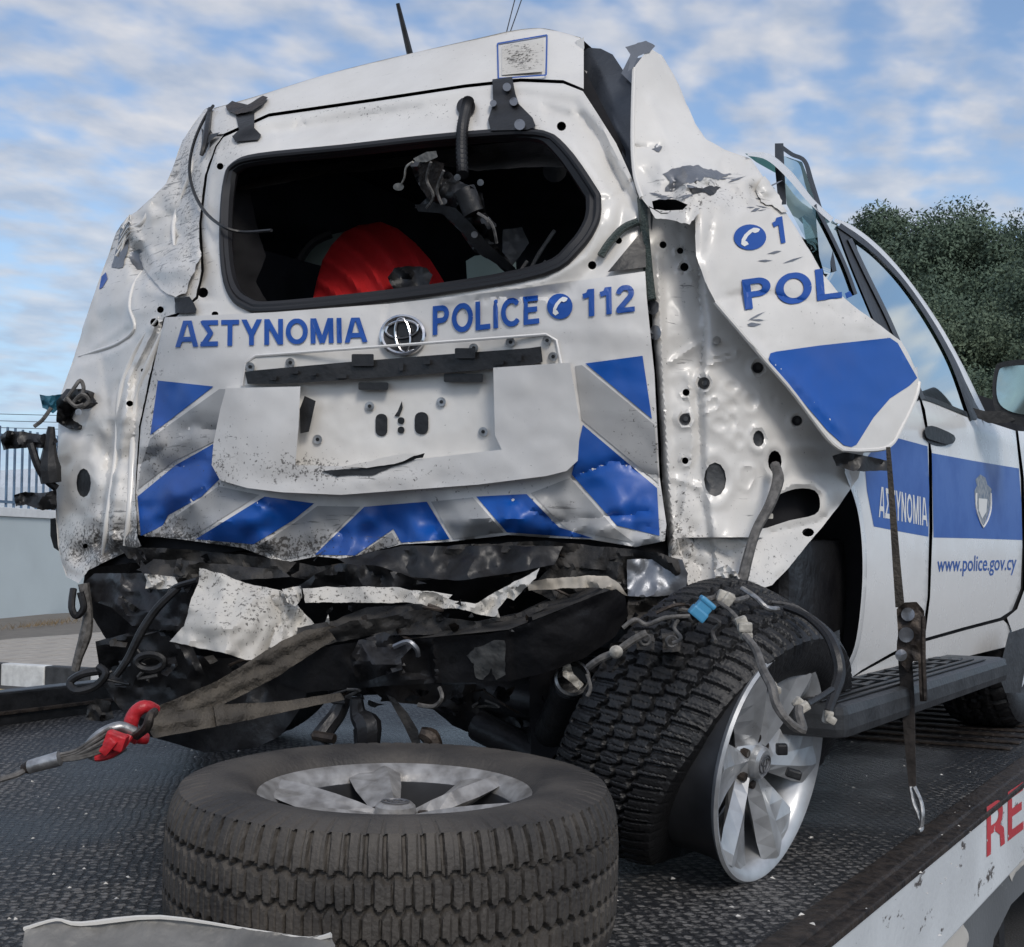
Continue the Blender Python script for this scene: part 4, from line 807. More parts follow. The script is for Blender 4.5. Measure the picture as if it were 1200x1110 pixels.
patch('gash', SK, [(806, 222), (815, 217), (846, 219), (836, 227), (812, 228)], m_black, skn, st=3, off=.003, jag=2)
patch('gash', SK, [(776, 204), (788, 198), (806, 196), (830, 199), (858, 204), (842, 211), (826, 208), (822, 216), (806, 212), (794, 222), (780, 224), (786, 212)], m_bare, skn, st=3, off=.003, jag=2.5)
patch('torn_skin', SK, [(885, 222), (896, 205), (912, 230), (922, 248), (916, 250), (905, 240), (892, 236)], m_white, skn, st=3, off=.012, thick=.004, jag=2)
# dark inner pieces between roof and skin
DG = Surf([(690, 60, 3.55), (740, 90, 3.4), (745, 200, 3.2), (700, 130, 3.45), (760, 250, 3.16)], [bump(715, 110, 20, 30, .03), crease([(690, 108), (742, 180)], 4, .01)])
ip = patch('inner_roof_pillar', DG, [(683, 60), (690, 56), (704, 57), (718, 64), (732, 85), (745, 95), (746, 205), (735, 190), (700, 135), (684, 108)], m_glassgrey, suv, st=4, thick=.01)
patch('roof_bracket', DG, [(675, 48), (684, 44), (685, 56), (680, 80), (688, 84), (684, 96), (674, 90), (676, 60)], m_white, suv, st=3, off=.03, thick=.01, jag=.6)
patch('inner_roof_pillar', DG, [(684, 98), (692, 108), (745, 205), (766, 250), (764, 270), (748, 240), (722, 168), (700, 133)], m_bare, suv, st=4, off=.012, thick=.01, jag=.6)
patch('inner_fold', DG, [(728, 86), (738, 66), (748, 68), (756, 66), (748, 90), (742, 100)], m_bare, suv, st=4, off=.03, thick=.006)
sg = np.array([(752, 232), (757, 290), (762, 340), (764, 352)], float); tube('broken_glass_edge', PS(sg[:, 0], sg[:, 1], .03), .012, mat('green_glass_crumbs', (.05, .07, .065), .3, bump=1., bscale=200), suv, 8, 4)
a = np.array([(704, 300), (714, 285), (730, 268), (748, 260)], float); tube('glass_remnant', master(a[:, 0], a[:, 1], .02), .010, bpy.data.materials['green_glass_crumbs'], suv, 7, 4)
patch('pillar_trim', master, [(712, 319), (756, 266), (757, 313)], m_black, suv, st=6, off=.022, thick=.006)
for (x, y) in ((765, 360), (768, 390)): patch('lock_clip', PS, ell(x, y, 7, 9, 12), m_bare, suv, st=3, off=.016, thick=.01, jag=.5)

# --- dark backing behind the sheets, standing in for shade in gaps and holes
patch('shade_backing', Surf(REAR_CTRL), [(270, 150), (600, 60), (684, 80), (745, 200), (800, 260), (860, 370), (980, 520), (985, 570), (930, 640), (860, 685), (600, 640), (330, 640), (110, 665), (98, 600), (102, 480), (158, 345), (232, 205)], m_liner, suv, holes=[WIN], st=20, off=-.07)

# --- hinges, wiper hose, cable on the gate
def plate(name, poly, surf, off, th, mt, par, st=4, jag=0, smooth=0): return patch(name, surf, poly, mt, par, st=st, off=off, thick=th, jag=jag, smooth=smooth)
h1 = plate('hinge', [(276, 134), (298, 132), (298, 150), (306, 158), (302, 164), (276, 166), (272, 160), (280, 152)], master, .022, .015, m_black, suv)
plate('hinge_bracket', [(264, 124), (272, 118), (290, 122), (308, 112), (314, 114), (308, 122), (296, 130), (278, 134), (266, 130)], master, .045, .02, m_rust, h1, jag=1)
h2 = plate('hinge', [(577, 93), (600, 90), (604, 110), (608, 122), (624, 138), (628, 148), (618, 152), (575, 153), (572, 140), (578, 122)], master, .03, .02, m_black, suv)
for (x, y, r_) in ((602, 119, 5), (609, 146, 6.5), (578, 121, 4), (594, 102, 5)): plate('bolt', ell(x, y, r_, r_, 12), master, .042, .012, m_bare, h2)
hp = np.array([(549, 118), (546, 130), (542, 150), (541, 175), (542, 205)], float)
Wh = catmull(master(hp[:, 0], hp[:, 1], .035), 12, False); rr = [(.0115 if i % 2 else .016) for i in range(len(Wh))]
V, Fc = tube_geo(Wh, rr, 12, 0); mesh('wiring_hose', V, Fc, m_rubberseal, suv, False)
plate('hose_boot', ell(546, 125, 11, 11, 18), master, .02, .02, m_rubberseal, suv)
cbp = np.array([(250, 124), (240, 138), (228, 165), (222, 195), (226, 222), (240, 248), (262, 266), (285, 272), (318, 270)], float)
tube('loose_cable', np.r_[master(cbp[:7, 0], cbp[:7, 1], .05), master(cbp[7:, 0], cbp[7:, 1], -.02)], .005, m_black, suv, 6, 5)
cb2 = np.array([(246, 128), (243, 150), (240, 170), (236, 182)], float); tube('loose_cable', master(cb2[:, 0], cb2[:, 1], .03), [.008, .012, .006], m_black, suv, 6, 4, kind=None)
plate('broken_trim', [(236, 150), (244, 158), (258, 155), (250, 162), (243, 168), (241, 180), (238, 168)], master, .03, .006, m_black, suv, st=3)

# ================================================================== CABIN seen through the rear window
def shard(name, poly, ctrl, mt, par, amp=.02, sc_=30, seed=1, th=.006, st=4.5, jag=.8, off=0, smooth=0, kind=None):
    s = Surf(ctrl, [lambda u, v: 1.2 * amp * facets(u, v, sc_, seed) + amp * .35 * facets(u, v, sc_ * .4, seed + 3)]); return patch(name, s, poly, mt, par, st=st, thick=th, jag=jag, off=off, seed=seed, smooth=smooth, kind=kind)
# inner walls: headliner, floor, sides, with the left rear quarter window cut out
def quad(name, pts, mt, par=suv): return mesh(name, pts, [tuple(range(len(pts)))], mt, par, False)
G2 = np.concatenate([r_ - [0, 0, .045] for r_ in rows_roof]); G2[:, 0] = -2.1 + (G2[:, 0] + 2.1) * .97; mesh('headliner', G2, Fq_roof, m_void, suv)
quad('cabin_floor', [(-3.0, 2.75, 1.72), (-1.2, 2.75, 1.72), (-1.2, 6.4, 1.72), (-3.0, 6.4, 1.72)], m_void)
def wallgrid(name, x, ys, zs, skip, mt, lean=.0):
    V = []; Fc = []; nz_ = len(zs)
    for y in ys:
        for z in zs: V.append((x + lean * max(z - 2.12, 0), y, z))
    for i in range(len(ys) - 1):
        for j in range(nz_ - 1):
            if (i, j) in skip: continue
            Fc.append((i * nz_ + j, (i + 1) * nz_ + j, (i + 1) * nz_ + j + 1, i * nz_ + j + 1))
    return mesh(name, V, Fc, mt, suv, False)
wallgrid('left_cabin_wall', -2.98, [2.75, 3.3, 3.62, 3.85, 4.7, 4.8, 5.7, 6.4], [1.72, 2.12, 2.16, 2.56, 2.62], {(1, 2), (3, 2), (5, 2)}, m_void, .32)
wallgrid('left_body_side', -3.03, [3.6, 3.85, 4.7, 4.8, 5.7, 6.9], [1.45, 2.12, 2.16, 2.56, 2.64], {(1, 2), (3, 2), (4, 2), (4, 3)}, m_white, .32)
for (y0, y1, z0, z1) in ((3.3, 3.62, 2.16, 2.62), (3.85, 4.7, 2.16, 2.62), (4.8, 5.7, 2.16, 2.62)):
    x0, x1 = -3.0 + .32 * (z0 - 2.12), -3.0 + .32 * (z1 - 2.12); quad('left_window', [(x0, y0, z0), (x0, y1, z0), (x1, y1, z1), (x1, y0, z1)], m_tint if y0 < 3.5 else m_glass)
# dark panel added to block bright windscreen and door windows behind the cargo bay

box('light_block_panel', (-2.85, 4.05, 1.73), (-1.3, 4.08, 2.50), m_void, suv)
patch('window_light_panel', Surf([(345, 345, 4.35), (400, 270, 4.35), (400, 345, 4.3)]), [(346, 362), (344, 335), (352, 308), (367, 286), (388, 275), (410, 270), (410, 362)], mat('grey_green_window_light', (.30, .37, .34), .3), suv, st=12)  # opaque panel, its grey-green colour stands in for daylight through glass
patch('window_light_panel', Surf([(545, 300, 4.0), (600, 296, 4.0), (545, 335, 3.95)]), [(546, 306), (556, 300), (604, 294), (606, 334), (548, 338)], bpy.data.materials['grey_green_window_light'], suv, st=12)  # second panel added over the bright gap, window light painted into its colour
# seat backs
def seat(x, y, w_, z0, z1):
    V1, F1 = box_geo((x - w_ / 2, y, z0), (x + w_ / 2, y + .14, z1), .05); V2, F2 = box_geo((x - .13, y + .02, z1 + .03), (x + .13, y + .12, z1 + .24), .045); V3, F3 = box_geo((x - w_ / 2, y, z0 - .15), (x + w_ / 2, y + .5, z0), .05)
    V, Fc = join([(V1, F1), (V2, F2), (V3, F3)]); return mesh('seat', V, Fc, m_liner, suv)
for x in (-2.65, -2.1, -1.6): seat(x, 4.25, .52, 1.9, 2.42)
for x in (-2.5, -1.65): seat(x, 5.1, .55, 1.9, 2.45)
# arched trim ring (dark) and the red moulded plastic behind the window
RC = Surf([(367, 348, 3.9), (383, 297, 4.0), (414, 265, 4.1), (446, 261, 4.1), (485, 285, 4.0), (522, 340, 3.75), (440, 320, 3.75)],
          [lambda u, v: .030 * np.maximum(np.sin((np.hypot(u - 330, v - 400)) / 19. * 2 * np.pi / 1.35), -.35)])
patch('red_moulding', RC, [(364, 362), (371, 330), (378, 305), (388, 288), (403, 272), (420, 264), (446, 260), (466, 268), (486, 284), (504, 304), (524, 336), (524, 352), (440, 364)], m_redplastic, suv, st=4, thick=.02)
patch('black_knob', Surf([(460, 320, 3.6), (505, 320, 3.58), (480, 345, 3.55)], [lambda u, v: .03 * facets(u, v, 12, 5)]), [(455, 325), (462, 314), (480, 311), (500, 314), (507, 322), (503, 335), (485, 342), (462, 338)], m_black, suv, st=3.5, thick=.04, jag=1)
arc = [(346, 362), (343, 335), (350, 308), (366, 285), (388, 274)]; arch_w = P(*np.array(arc, float).T, np.full(5, 4.25)); tube('trim_arch', arch_w, .016, m_rubberseal, suv, 7, 4)
shard('side_trim', [(262, 210), (290, 205), (300, 260), (312, 300), (300, 330), (318, 362), (270, 362), (258, 300)], [(262, 210, 3.8), (300, 205, 3.9), (300, 330, 3.8), (262, 350, 3.75)], m_liner, suv, .015, 40, 3)
m_tan = mat('torn_headliner_fabric', (.10, .085, .075), .9, var=.4, vscale=8, c2=(.04, .036, .034), bump=.4)
shard('torn_headliner', [(275, 222), (292, 208), (330, 202), (400, 190), (460, 186), (545, 172), (600, 166), (640, 160), (668, 182), (660, 196), (620, 196), (560, 200), (500, 192), (440, 200), (380, 204), (330, 215), (290, 222)], [(275, 220, 3.85), (400, 195, 3.85), (560, 185, 3.6), (660, 175, 3.45)], m_tan, suv, .02, 30, 4, st=4)
patch('speaker_grille', Surf([(640, 190, 3.6), (662, 190, 3.6), (650, 210, 3.6)]), ell(650, 200, 14, 14, 20), m_boardm, suv, st=5, thick=.02)
# hanging wiper motor assembly
WM = [(485, 190, 3.30), (530, 200, 3.22), (575, 270, 3.2), (600, 310, 3.24)]
wm = shard('wiper_motor', [(480, 192), (495, 183), (512, 186), (520, 196), (536, 210), (552, 218), (566, 226), (570, 250), (582, 262), (580, 285), (592, 300), (606, 318), (596, 322), (576, 306), (556, 296), (540, 272), (520, 252), (500, 246), (485, 244), (500, 232), (490, 215)], WM, m_black, suv, .03, 16, 6, th=.04, st=3.5)
plate('arm', [(486, 240), (510, 238), (534, 244), (552, 262), (572, 286), (604, 314), (598, 320), (560, 296), (540, 270), (518, 250), (490, 248)], Surf(WM), .05, .02, m_black, wm)
plate('bracket', [(490, 196), (506, 186), (520, 192), (516, 220), (505, 236), (492, 222)], Surf(WM), .04, .01, m_rust, wm, jag=1)
for (x, y) in ((536, 208), (563, 214), (520, 236), (556, 275)): plate('bolt', ell(x, y, 4, 4, 10), Surf(WM), .06, .02, m_steel, wm)
plate('connector', [(484, 186), (500, 178), (511, 177), (513, 184), (500, 190), (488, 190)], Surf(WM), .06, .02, m_whitecon, wm)
a = np.array([(484, 190), (476, 196), (474, 208), (470, 216)], float); tube('wire', Surf(WM)(a[:, 0], a[:, 1], .07), .003, m_whitecon, wm, 5, 4)
plate('connector', ell(467, 219, 6.5, 4.5, 12), Surf(WM), .07, .02, m_whitecon, wm)
for q in ([(505, 190), (500, 210), (508, 230), (500, 244)], [(520, 200), (512, 222), (518, 240)], [(560, 250), (576, 262), (582, 285)]):
    a = np.array(q, float); tube('wire', Surf(WM)(a[:, 0], a[:, 1], .07), .004, m_wire, wm, 5, 4)
tube('motor_can', Surf(WM)(np.array([544., 556]), np.array([222., 250.]), .02), .028, m_black, wm, 14, 0)
for q in ([(620, 320), (630, 300), (650, 270)], [(628, 322), (640, 306)], [(610, 318), (618, 306)]):
    a = np.array(q, float); tube('debris', P(a[:, 0], a[:, 1], np.full(len(a), 3.5)), .006, m_wire, suv, 5, 3)
shard('loose_trim', [(590, 270), (612, 266), (620, 285), (600, 312), (588, 300)], [(590, 270, 3.6), (620, 280, 3.6), (600, 312, 3.6)], m_boardm, suv, .01, 20, 8)
shard('side_trim', [(640, 315), (690, 262), (702, 232), (705, 262), (690, 298), (650, 326), (620, 334)], [(640, 315, 3.35), (702, 232, 3.3), (690, 298, 3.25)], m_liner, suv, .01, 20, 8)

# ================================================================== RIGHT SIDE OF THE BODY
XS = -1.10
side_n = np.array([1, 0, 0.]); SD = Plane((XS, 0, 0), side_n, [])
class SideS:
    """door side: flat below the belt, leaning in above it"""
    def __init__(s, x0=XS, belt=2.10, lean=.30, disps=()): s.x0, s.b, s.l, s.disps = x0, belt, lean, list(disps)
    def depth(s, u, v):
        rr = FWD + ((u - 600) / F)[:, None] * RGT + ((555 - v) / F)[:, None] * UP
        d = s.x0 / rr[:, 0]
        z = CAM[2] + d * rr[:, 2]; k = z > s.b
        # X = x0 - l*(z-b)
        d2 = (s.x0 - s.l * (CAM[2] - s.b)) / (rr[:, 0] + s.l * rr[:, 2]); d = np.where(k, d2, d)
        for f in s.disps: d = d - f(u, v)
        return d
    __call__ = Surf.__call__
BODY = SideS(disps=[lambda u, v: .02 * np.exp(-((v - (505 + (1200 - u) * -.02)) / 16) ** 2), lambda u, v: -.03 * np.clip((v - 690) / 60, 0, 1.5) ** 2, lambda u, v: .0015 * fbm(u, v, 60, 91)])
fl = SideS(disps=[])
# rear door remnant + wheel arch edge
rd = patch('rear_door', BODY, [(985, 470), (1075, 430), (1078, 470), (1088, 520), (1089, 620), (1087, 700), (1080, 748), (1045, 765), (1010, 785), (990, 800), (986, 790), (1004, 760), (1012, 700), (1013, 640), (1006, 590), (990, 550)], m_door, suv, st=5, thick=.02, back=False)
fd = patch('front_door', BODY, [(1079, 466), (1110, 478), (1150, 492), (1190, 505), (1196, 560), (1198, 640), (1196, 690), (1186, 715), (1172, 724), (1130, 735), (1084, 748), (1090, 700), (1093, 620), (1092, 530), (1084, 480)], m_door, suv, st=5, thick=.02, back=False)
wing = patch('front_wing', BODY, [(1193, 505), (1240, 510), (1330, 520), (1372, 545), (1380, 640), (1375, 700), (1350, 655), (1310, 640), (1262, 660), (1225, 715), (1200, 770), (1184, 790), (1178, 770), (1186, 740), (1180, 724), (1192, 714), (1201, 690), (1202, 640), (1200, 560)], m_door, suv, st=6, thick=.02, back=False)
sill = patch('sill', BODY, [(985, 803), (1010, 788), (1045, 769), (1084, 752), (1130, 739), (1176, 727), (1184, 735), (1180, 758), (1130, 770), (1080, 778), (1030, 795), (990, 812)], m_door, suv, st=5, off=-.03, thick=.02, back=False)
patch('door_gap', BODY, [(1074, 440), (1200, 480), (1205, 700), (1180, 745), (1060, 775), (1060, 500)], m_liner, suv, st=20, off=-.05)
# stripe
patch('blue_stripe', BODY, [(1013, 540), (1035, 512), (1050, 513), (1087, 523), (1089, 576), (1088, 629), (1060, 624), (1024, 617), (1016, 575)], m_blue, rd, st=5, off=.002)
patch('blue_stripe', BODY, [(1092, 531), (1140, 540), (1194, 549), (1197, 590), (1198, 633), (1140, 631), (1094, 630)], m_blue, fd, st=5, off=.002)
patch('blue_stripe', BODY, [(1203, 551), (1330, 566), (1330, 636), (1204, 634)], m_blue, wing, st=6, off=.002)
text_on('lettering', 'ΑΣΤΥΝΟΜΙΑ', BODY, ((1031, 570), (1086, 584), (1087, 617), (1030, 606)), m_ink_w, rd, .004, .16)
text_on('lettering', 'www.police.gov.cy', BODY, ((1099, 652), (1192, 650), (1190, 674), (1098, 676)), m_inkblue, fd, .004, .03)
# crest on the door
m_crest = mat('grey_crest_print', (.34, .36, .38), .5, var=.5, vscale=60, c2=(.12, .16, .22))
patch('crest', BODY, [(1143, 562), (1149, 556), (1155, 560), (1157, 568), (1162, 573), (1161, 592), (1158, 603), (1152, 620), (1147, 606), (1143, 594), (1142, 575), (1145, 569)], m_crest, fd, st=3, off=.004)
patch('crest_shield', BODY, [(1147, 584), (1157, 585), (1156, 600), (1151, 608), (1147, 598)], m_ink_w, fd, st=3, off=.006)
tube('crest_wreath', BODY(np.array([1144., 1144, 1148, 1152]), np.array([578., 596, 610, 618]), .006), .0035, m_ink_w, fd, 5, 3); tube('crest_wreath', BODY(np.array([1161., 1161, 1157, 1152]), np.array([578., 596, 610, 618]), .006), .0035, m_ink_w, fd, 5, 3)
# door handle
hd = patch('handle', BODY, [(1084, 502), (1092, 499), (1104, 503), (1118, 510), (1119, 517), (1112, 521), (1096, 517), (1086, 513)], m_black, fd, st=4, off=.035, thick=.02, smooth=2)
patch('handle_recess', BODY, ell(1099, 515, 15, 8, 16, .2), m_boardm, fd, st=5, off=.003)
# glasshouse
def strip(name, pts, surf, wd_, off, th, mt, par=suv, **k):
    p = catmull(np.array(pts, float), 5, False); t = np.gradient(p, axis=0); n_ = np.c_[-t[:, 1], t[:, 0]]; n_ /= np.linalg.norm(n_, axis=1)[:, None]
    w_ = np.interp(np.linspace(0, 1, len(p)), np.linspace(0, 1, len(wd_)), wd_)[:, None] if not np.isscalar(wd_) else wd_
    return patch(name, surf, np.r_[p + n_ * w_ / 2, (p - n_ * w_ / 2)[::-1]], mt, par, st=5, off=off, thick=th, **k)
GLS = SideS(disps=[])
fw = patch('front_door_window', GLS, [(1003, 286), (1022, 298), (1052, 326), (1082, 365), (1108, 410), (1126, 450), (1134, 484), (1080, 464), (1062, 420), (1035, 360), (1012, 318)], m_glass, suv, st=12)
rw = patch('rear_door_window', GLS, [(955, 240), (975, 258), (990, 272), (1010, 320), (1050, 410), (1074, 460), (1000, 440), (960, 300)], m_glass, suv, st=12)
ap = strip('pillar', [(978, 258), (1000, 268), (1030, 292), (1062, 328), (1095, 375), (1125, 428), (1150, 480), (1158, 500)], GLS, [4, 5, 5, 5, 6, 6, 8], .02, .05, m_door)
strip('window_frame', [(984, 264), (1004, 278), (1030, 299), (1060, 332), (1091, 377), (1117, 424), (1134, 466), (1145, 490)], GLS, [6, 6, 5, 5, 6, 9, 16], .028, .02, m_black)
strip('window_frame', [(986, 266), (1004, 310), (1030, 370), (1056, 430), (1074, 470)], GLS, [10, 13, 15, 16, 16], .012, .04, m_black)
strip('window_frame', [(996, 280), (1016, 322), (1042, 375), (1070, 440), (1082, 468)], GLS, 5, .03, .02, m_boardm)
strip('belt_seal', [(1064, 462), (1090, 468), (1120, 480), (1145, 490)], BODY, 5, .012, .02, m_black)
strip('roof_rail', [(876, 181), (900, 184), (925, 205), (950, 235), (975, 258)], GLS, [3, 8, 9, 7, 6], .02, .04, m_door)
# raised quarter glass with its black frame standing off the body
QG = Surf([(910, 170, 3.55), (945, 190, 3.75), (920, 240, 3.5), (980, 330, 3.55), (1000, 345, 3.62)])
patch('quarter_glass', QG, [(916, 182), (940, 190), (952, 222), (962, 255), (973, 300), (978, 330), (960, 310), (922, 240)], m_glass, suv, st=10)
strip('quarter_glass_frame', [(913, 168), (914, 200), (917, 240)], QG, [10, 11, 9], .03, .06, m_rubberseal); strip('quarter_glass_frame', [(914, 171), (928, 181), (943, 189), (951, 214), (962, 250), (972, 290), (978, 318)], QG, [5, 5, 5, 6, 6, 6, 5], .02, .03, m_black)
strip('quarter_glass_frame', [(955, 240), (972, 272), (990, 310), (1003, 345)], GLS, 4, .02, .03, m_black)
patch('broken_green_glass', Surf([(876, 182, 3.9), (905, 184, 3.95), (912, 205, 3.9)]), [(873, 180), (890, 181), (912, 186), (913, 205), (900, 198), (886, 190)], mat('green_edge_glass', (.02, .10, .09), .15), suv, st=6, thick=.01)
# mirror
MS = Surf([(1165, 430, 4.35), (1200, 425, 4.3), (1200, 495, 4.3), (1165, 480, 4.33)])
mir = patch('mirror', MS, [tuple(p) for p in catmull([(1166, 432), (1176, 424), (1210, 421), (1248, 426), (1252, 470), (1240, 500), (1200, 500), (1170, 486), (1163, 462)], 4)], m_black, suv, st=6, thick=.12)
patch('mirror_glass', MS, [tuple(p) for p in catmull([(1170, 437), (1178, 430), (1210, 428), (1240, 432), (1242, 468), (1230, 484), (1200, 486), (1176, 478), (1168, 462)], 4)], mat('mirror_glass', (.40, .50, .47), .05, 1., var=.03), mir, st=8, off=.006)
patch('mirror_arm', Surf([(1140, 480, 4.3), (1175, 490, 4.3), (1150, 500, 4.3)]), [(1140, 478), (1155, 482), (1175, 482), (1190, 492), (1180, 496), (1158, 496), (1146, 490)], m_black, mir, st=6, thick=.06)
a_, b_ = GLS(1146., 478.)[0], GLS(1003., 272.)[0]; mir_ = lambda p: np.array([-4.14 - p[0], p[1], p[2]])
quad('windscreen', [mir_(a_), a_, b_, mir_(b_)], m_glass)
re2 = rows_roof[-1]; mesh('roof_sheet', np.r_[re2, np.linspace(mir_(b_), b_, len(re2))], [(j, j + 1, len(re2) + j + 1, len(re2) + j) for j in range(len(re2) - 1)], m_white, suv)
# bonnet and far wing (just past the frame)
V = np.array([(-3.0, 6.3, 2.12), (-1.14, 6.3, 2.12), (-1.2, 7.6, 1.98), (-2.95, 7.6, 1.98), (-2.95, 7.7, 1.4), (-1.2, 7.7, 1.4)])
mesh('bonnet', V, [(0, 1, 2, 3)], m_door, suv, False); mesh('front_bumper', V, [(3, 2, 5, 4)], m_door, suv, False)
quad('front_wing', [(-3.03, 6.9, 1.45), (-2.95, 7.7, 1.45), (-2.95, 7.6, 1.98), (-3.0, 6.3, 2.12), (-3.03, 6.3, 1.9)], m_white)
# wheel arch liner
AL = Surf([(900, 590, 3.6), (960, 560, 3.62), (1005, 600, 3.45), (1010, 700, 3.4), (990, 790, 3.38), (900, 700, 3.9), (930, 800, 3.8)], [ridge([(985, 600), (990, 700), (975, 780)], 3, .01)])
patch('wheel_arch_liner', AL, [(880, 590), (960, 545), (990, 548), (1007, 590), (1014, 640), (1013, 700), (1005, 762), (985, 800), (940, 860), (860, 860), (860, 640)], m_liner, suv, st=8, thick=.01)
strip('arch_lip', [(992, 552), (1007, 596), (1013, 645), (1012, 700), (1004, 758), (988, 792)], BODY, 5, .005, .03, m_door)
patch('mud_flap', BODY, [(975, 742), (984, 738), (986, 800), (976, 812)], m_boardm, suv, st=6, off=.02, thick=.02)
# running board
def V3(px, py, x): return onX(px, py, x)
y0, y1 = V3(985, 850, -.93)[1], V3(1182, 790, -.93)[1]; zt = V3(1080, 800, -.93)[2]
VB, FB = box_geo((-1.13, y0 + .03, zt - .075), (-.93, y1, zt), .022); rbd = mesh('running_board', VB, FB, m_boardm, suv, False)
for k in range(5): box('grip_strip', (-1.10 + .033 * k, y0 + .05, zt + .001), (-1.085 + .033 * k, y1 - .18, zt + .006), m_black, rbd, .002)
for k in range(9):
    yy = y0 + .1 + k * (y1 - y0 - .4) / 8; box('grip_block', (-1.09, yy, zt + .0065), (-1.0, yy + .03, zt + .009), m_boardm, rbd, .001)
box('board_bracket', (-1.4, y0 + .4, zt - .12), (-1.1, y0 + .46, zt - .06), m_frame, suv); box('board_bracket', (-1.4, y1 - .4, zt - .12), (-1.1, y1 - .34, zt - .06), m_frame, suv)
box('underbody', (-2.95, 3.0, 1.40), (-1.18, 7.4, 1.72), m_frame, suv, .03)
box('chassis_rail', (-2.6, 2.9, 1.26), (-2.48, 7.2, 1.42), m_frame, suv, .01); box('chassis_rail', (-1.55, 2.9, 1.26), (-1.43, 7.2, 1.42), m_frame, suv, .01)

# ================================================================== WHEELS
def tyre_geo(Ro=.385, wd_=.265, Ri=.235, nth=900, nt=72, pitch=78, slant=0., simple=False, defl=0.):
    """tread blocks are real relief: zigzag circumferential grooves, lateral sipes, shoulder lugs"""
    prof = [(Ri, -.36), (Ri + .006, -.43), (Ri + .02, -.47), (Ri + .05, -.505), (Ri + .085, -.51), (Ri + .11, -.495), (Ro - .022, -.47)]
    tt = np.linspace(-1, 1, nt); pr = [(r, z * wd_ / 1.0) for r, z in prof]
    crown = [(Ro - .020 * abs(t) ** 4, t * .455 * wd_) for t in tt]
    P_ = np.array(pr + crown + [(r, -z) for r, z in pr[::-1]]); tpar = np.r_[np.full(len(pr), -2.), tt, np.full(len(pr), 2.)]
    th = np.linspace(0, 2 * np.pi, nth, endpoint=False); TH, TP = np.meshgrid(th, tpar, indexing='ij'); Rr = np.tile(P_[:, 0], (nth, 1)); Z = np.tile(P_[:, 1], (nth, 1))
    if not simple:
        ph = TH * pitch / (2 * np.pi); dep = np.zeros_like(TH)
        tri = lambda x: 2 * np.abs(2 * (x - np.floor(x + .5))) - 1
        for c in (-.56, -.19, .19, .56):
            zg = .035 * np.clip(tri(ph + c * 1.7) * 2.2, -1, 1); dep = np.maximum(dep, .012 * np.clip((.045 - np.abs(TP - c - zg)) / .02, 0, 1))
        rib = np.digitize(TP, (-.56, -.19, .19, .56)); fr = lambda x: x - np.floor(x)
        for r_ in range(5):
            q = fr(ph + r_ * .37 + slant * TP * 2 + .18 * np.sign(TP + .001) * np.abs(TP)); k = (rib == r_); wid = .14 if r_ in (0, 4) else .085
            dep = np.maximum(dep, np.where(k, (.009 if r_ in (0, 4) else .008) * np.clip((wid - np.abs(q - .5)) / .05, 0, 1), 0))
            q2 = fr(ph * 1 + .5 + r_ * .37 + slant * TP * 2); dep = np.maximum(dep, np.where(k, .0025 * np.clip((.045 - np.abs(q2 - .5)) / .03, 0, 1), 0))
        dep = np.where(np.abs(TP) > 1.5, 0, dep)
        Rr = Rr - dep
        # shoulder lugs running on to the sidewall
        sw = (np.abs(TP) > 1.5) & (Rr > Ri + .09); q = fr(ph + .37 * np.where(TP < 0, 0, 4) + .3); Z = np.where(sw, Z * (1 - .020 * np.clip((.14 - np.abs(q - .5)) / .05, 0, 1)), Z)
        Z = Z + np.where((np.abs(TP) > 1.5) & (Rr < Ri + .095), np.sign(Z) * .0015 * np.sin(Rr * 700), 0); Rr = Rr + .0006 * noise(TH * 60, TP * 3, .8, 3)
    X, Y = Rr * np.cos(TH), Rr * np.sin(TH)
    V = np.stack([X, Y, Z], -1).reshape(-1, 3); m = len(tpar); idx = np.arange(nth * m).reshape(nth, m); a = idx; b = np.roll(idx, -1, 0)
    Fc = np.stack([a[:, :-1], b[:, :-1], b[:, 1:], a[:, 1:]], -1).reshape(-1, 4); return V, Fc
m_rimback = mat('dark_rim_back', (.045, .046, .050), .4, .2, var=.4)  # near-black tone for the barrel behind the spokes
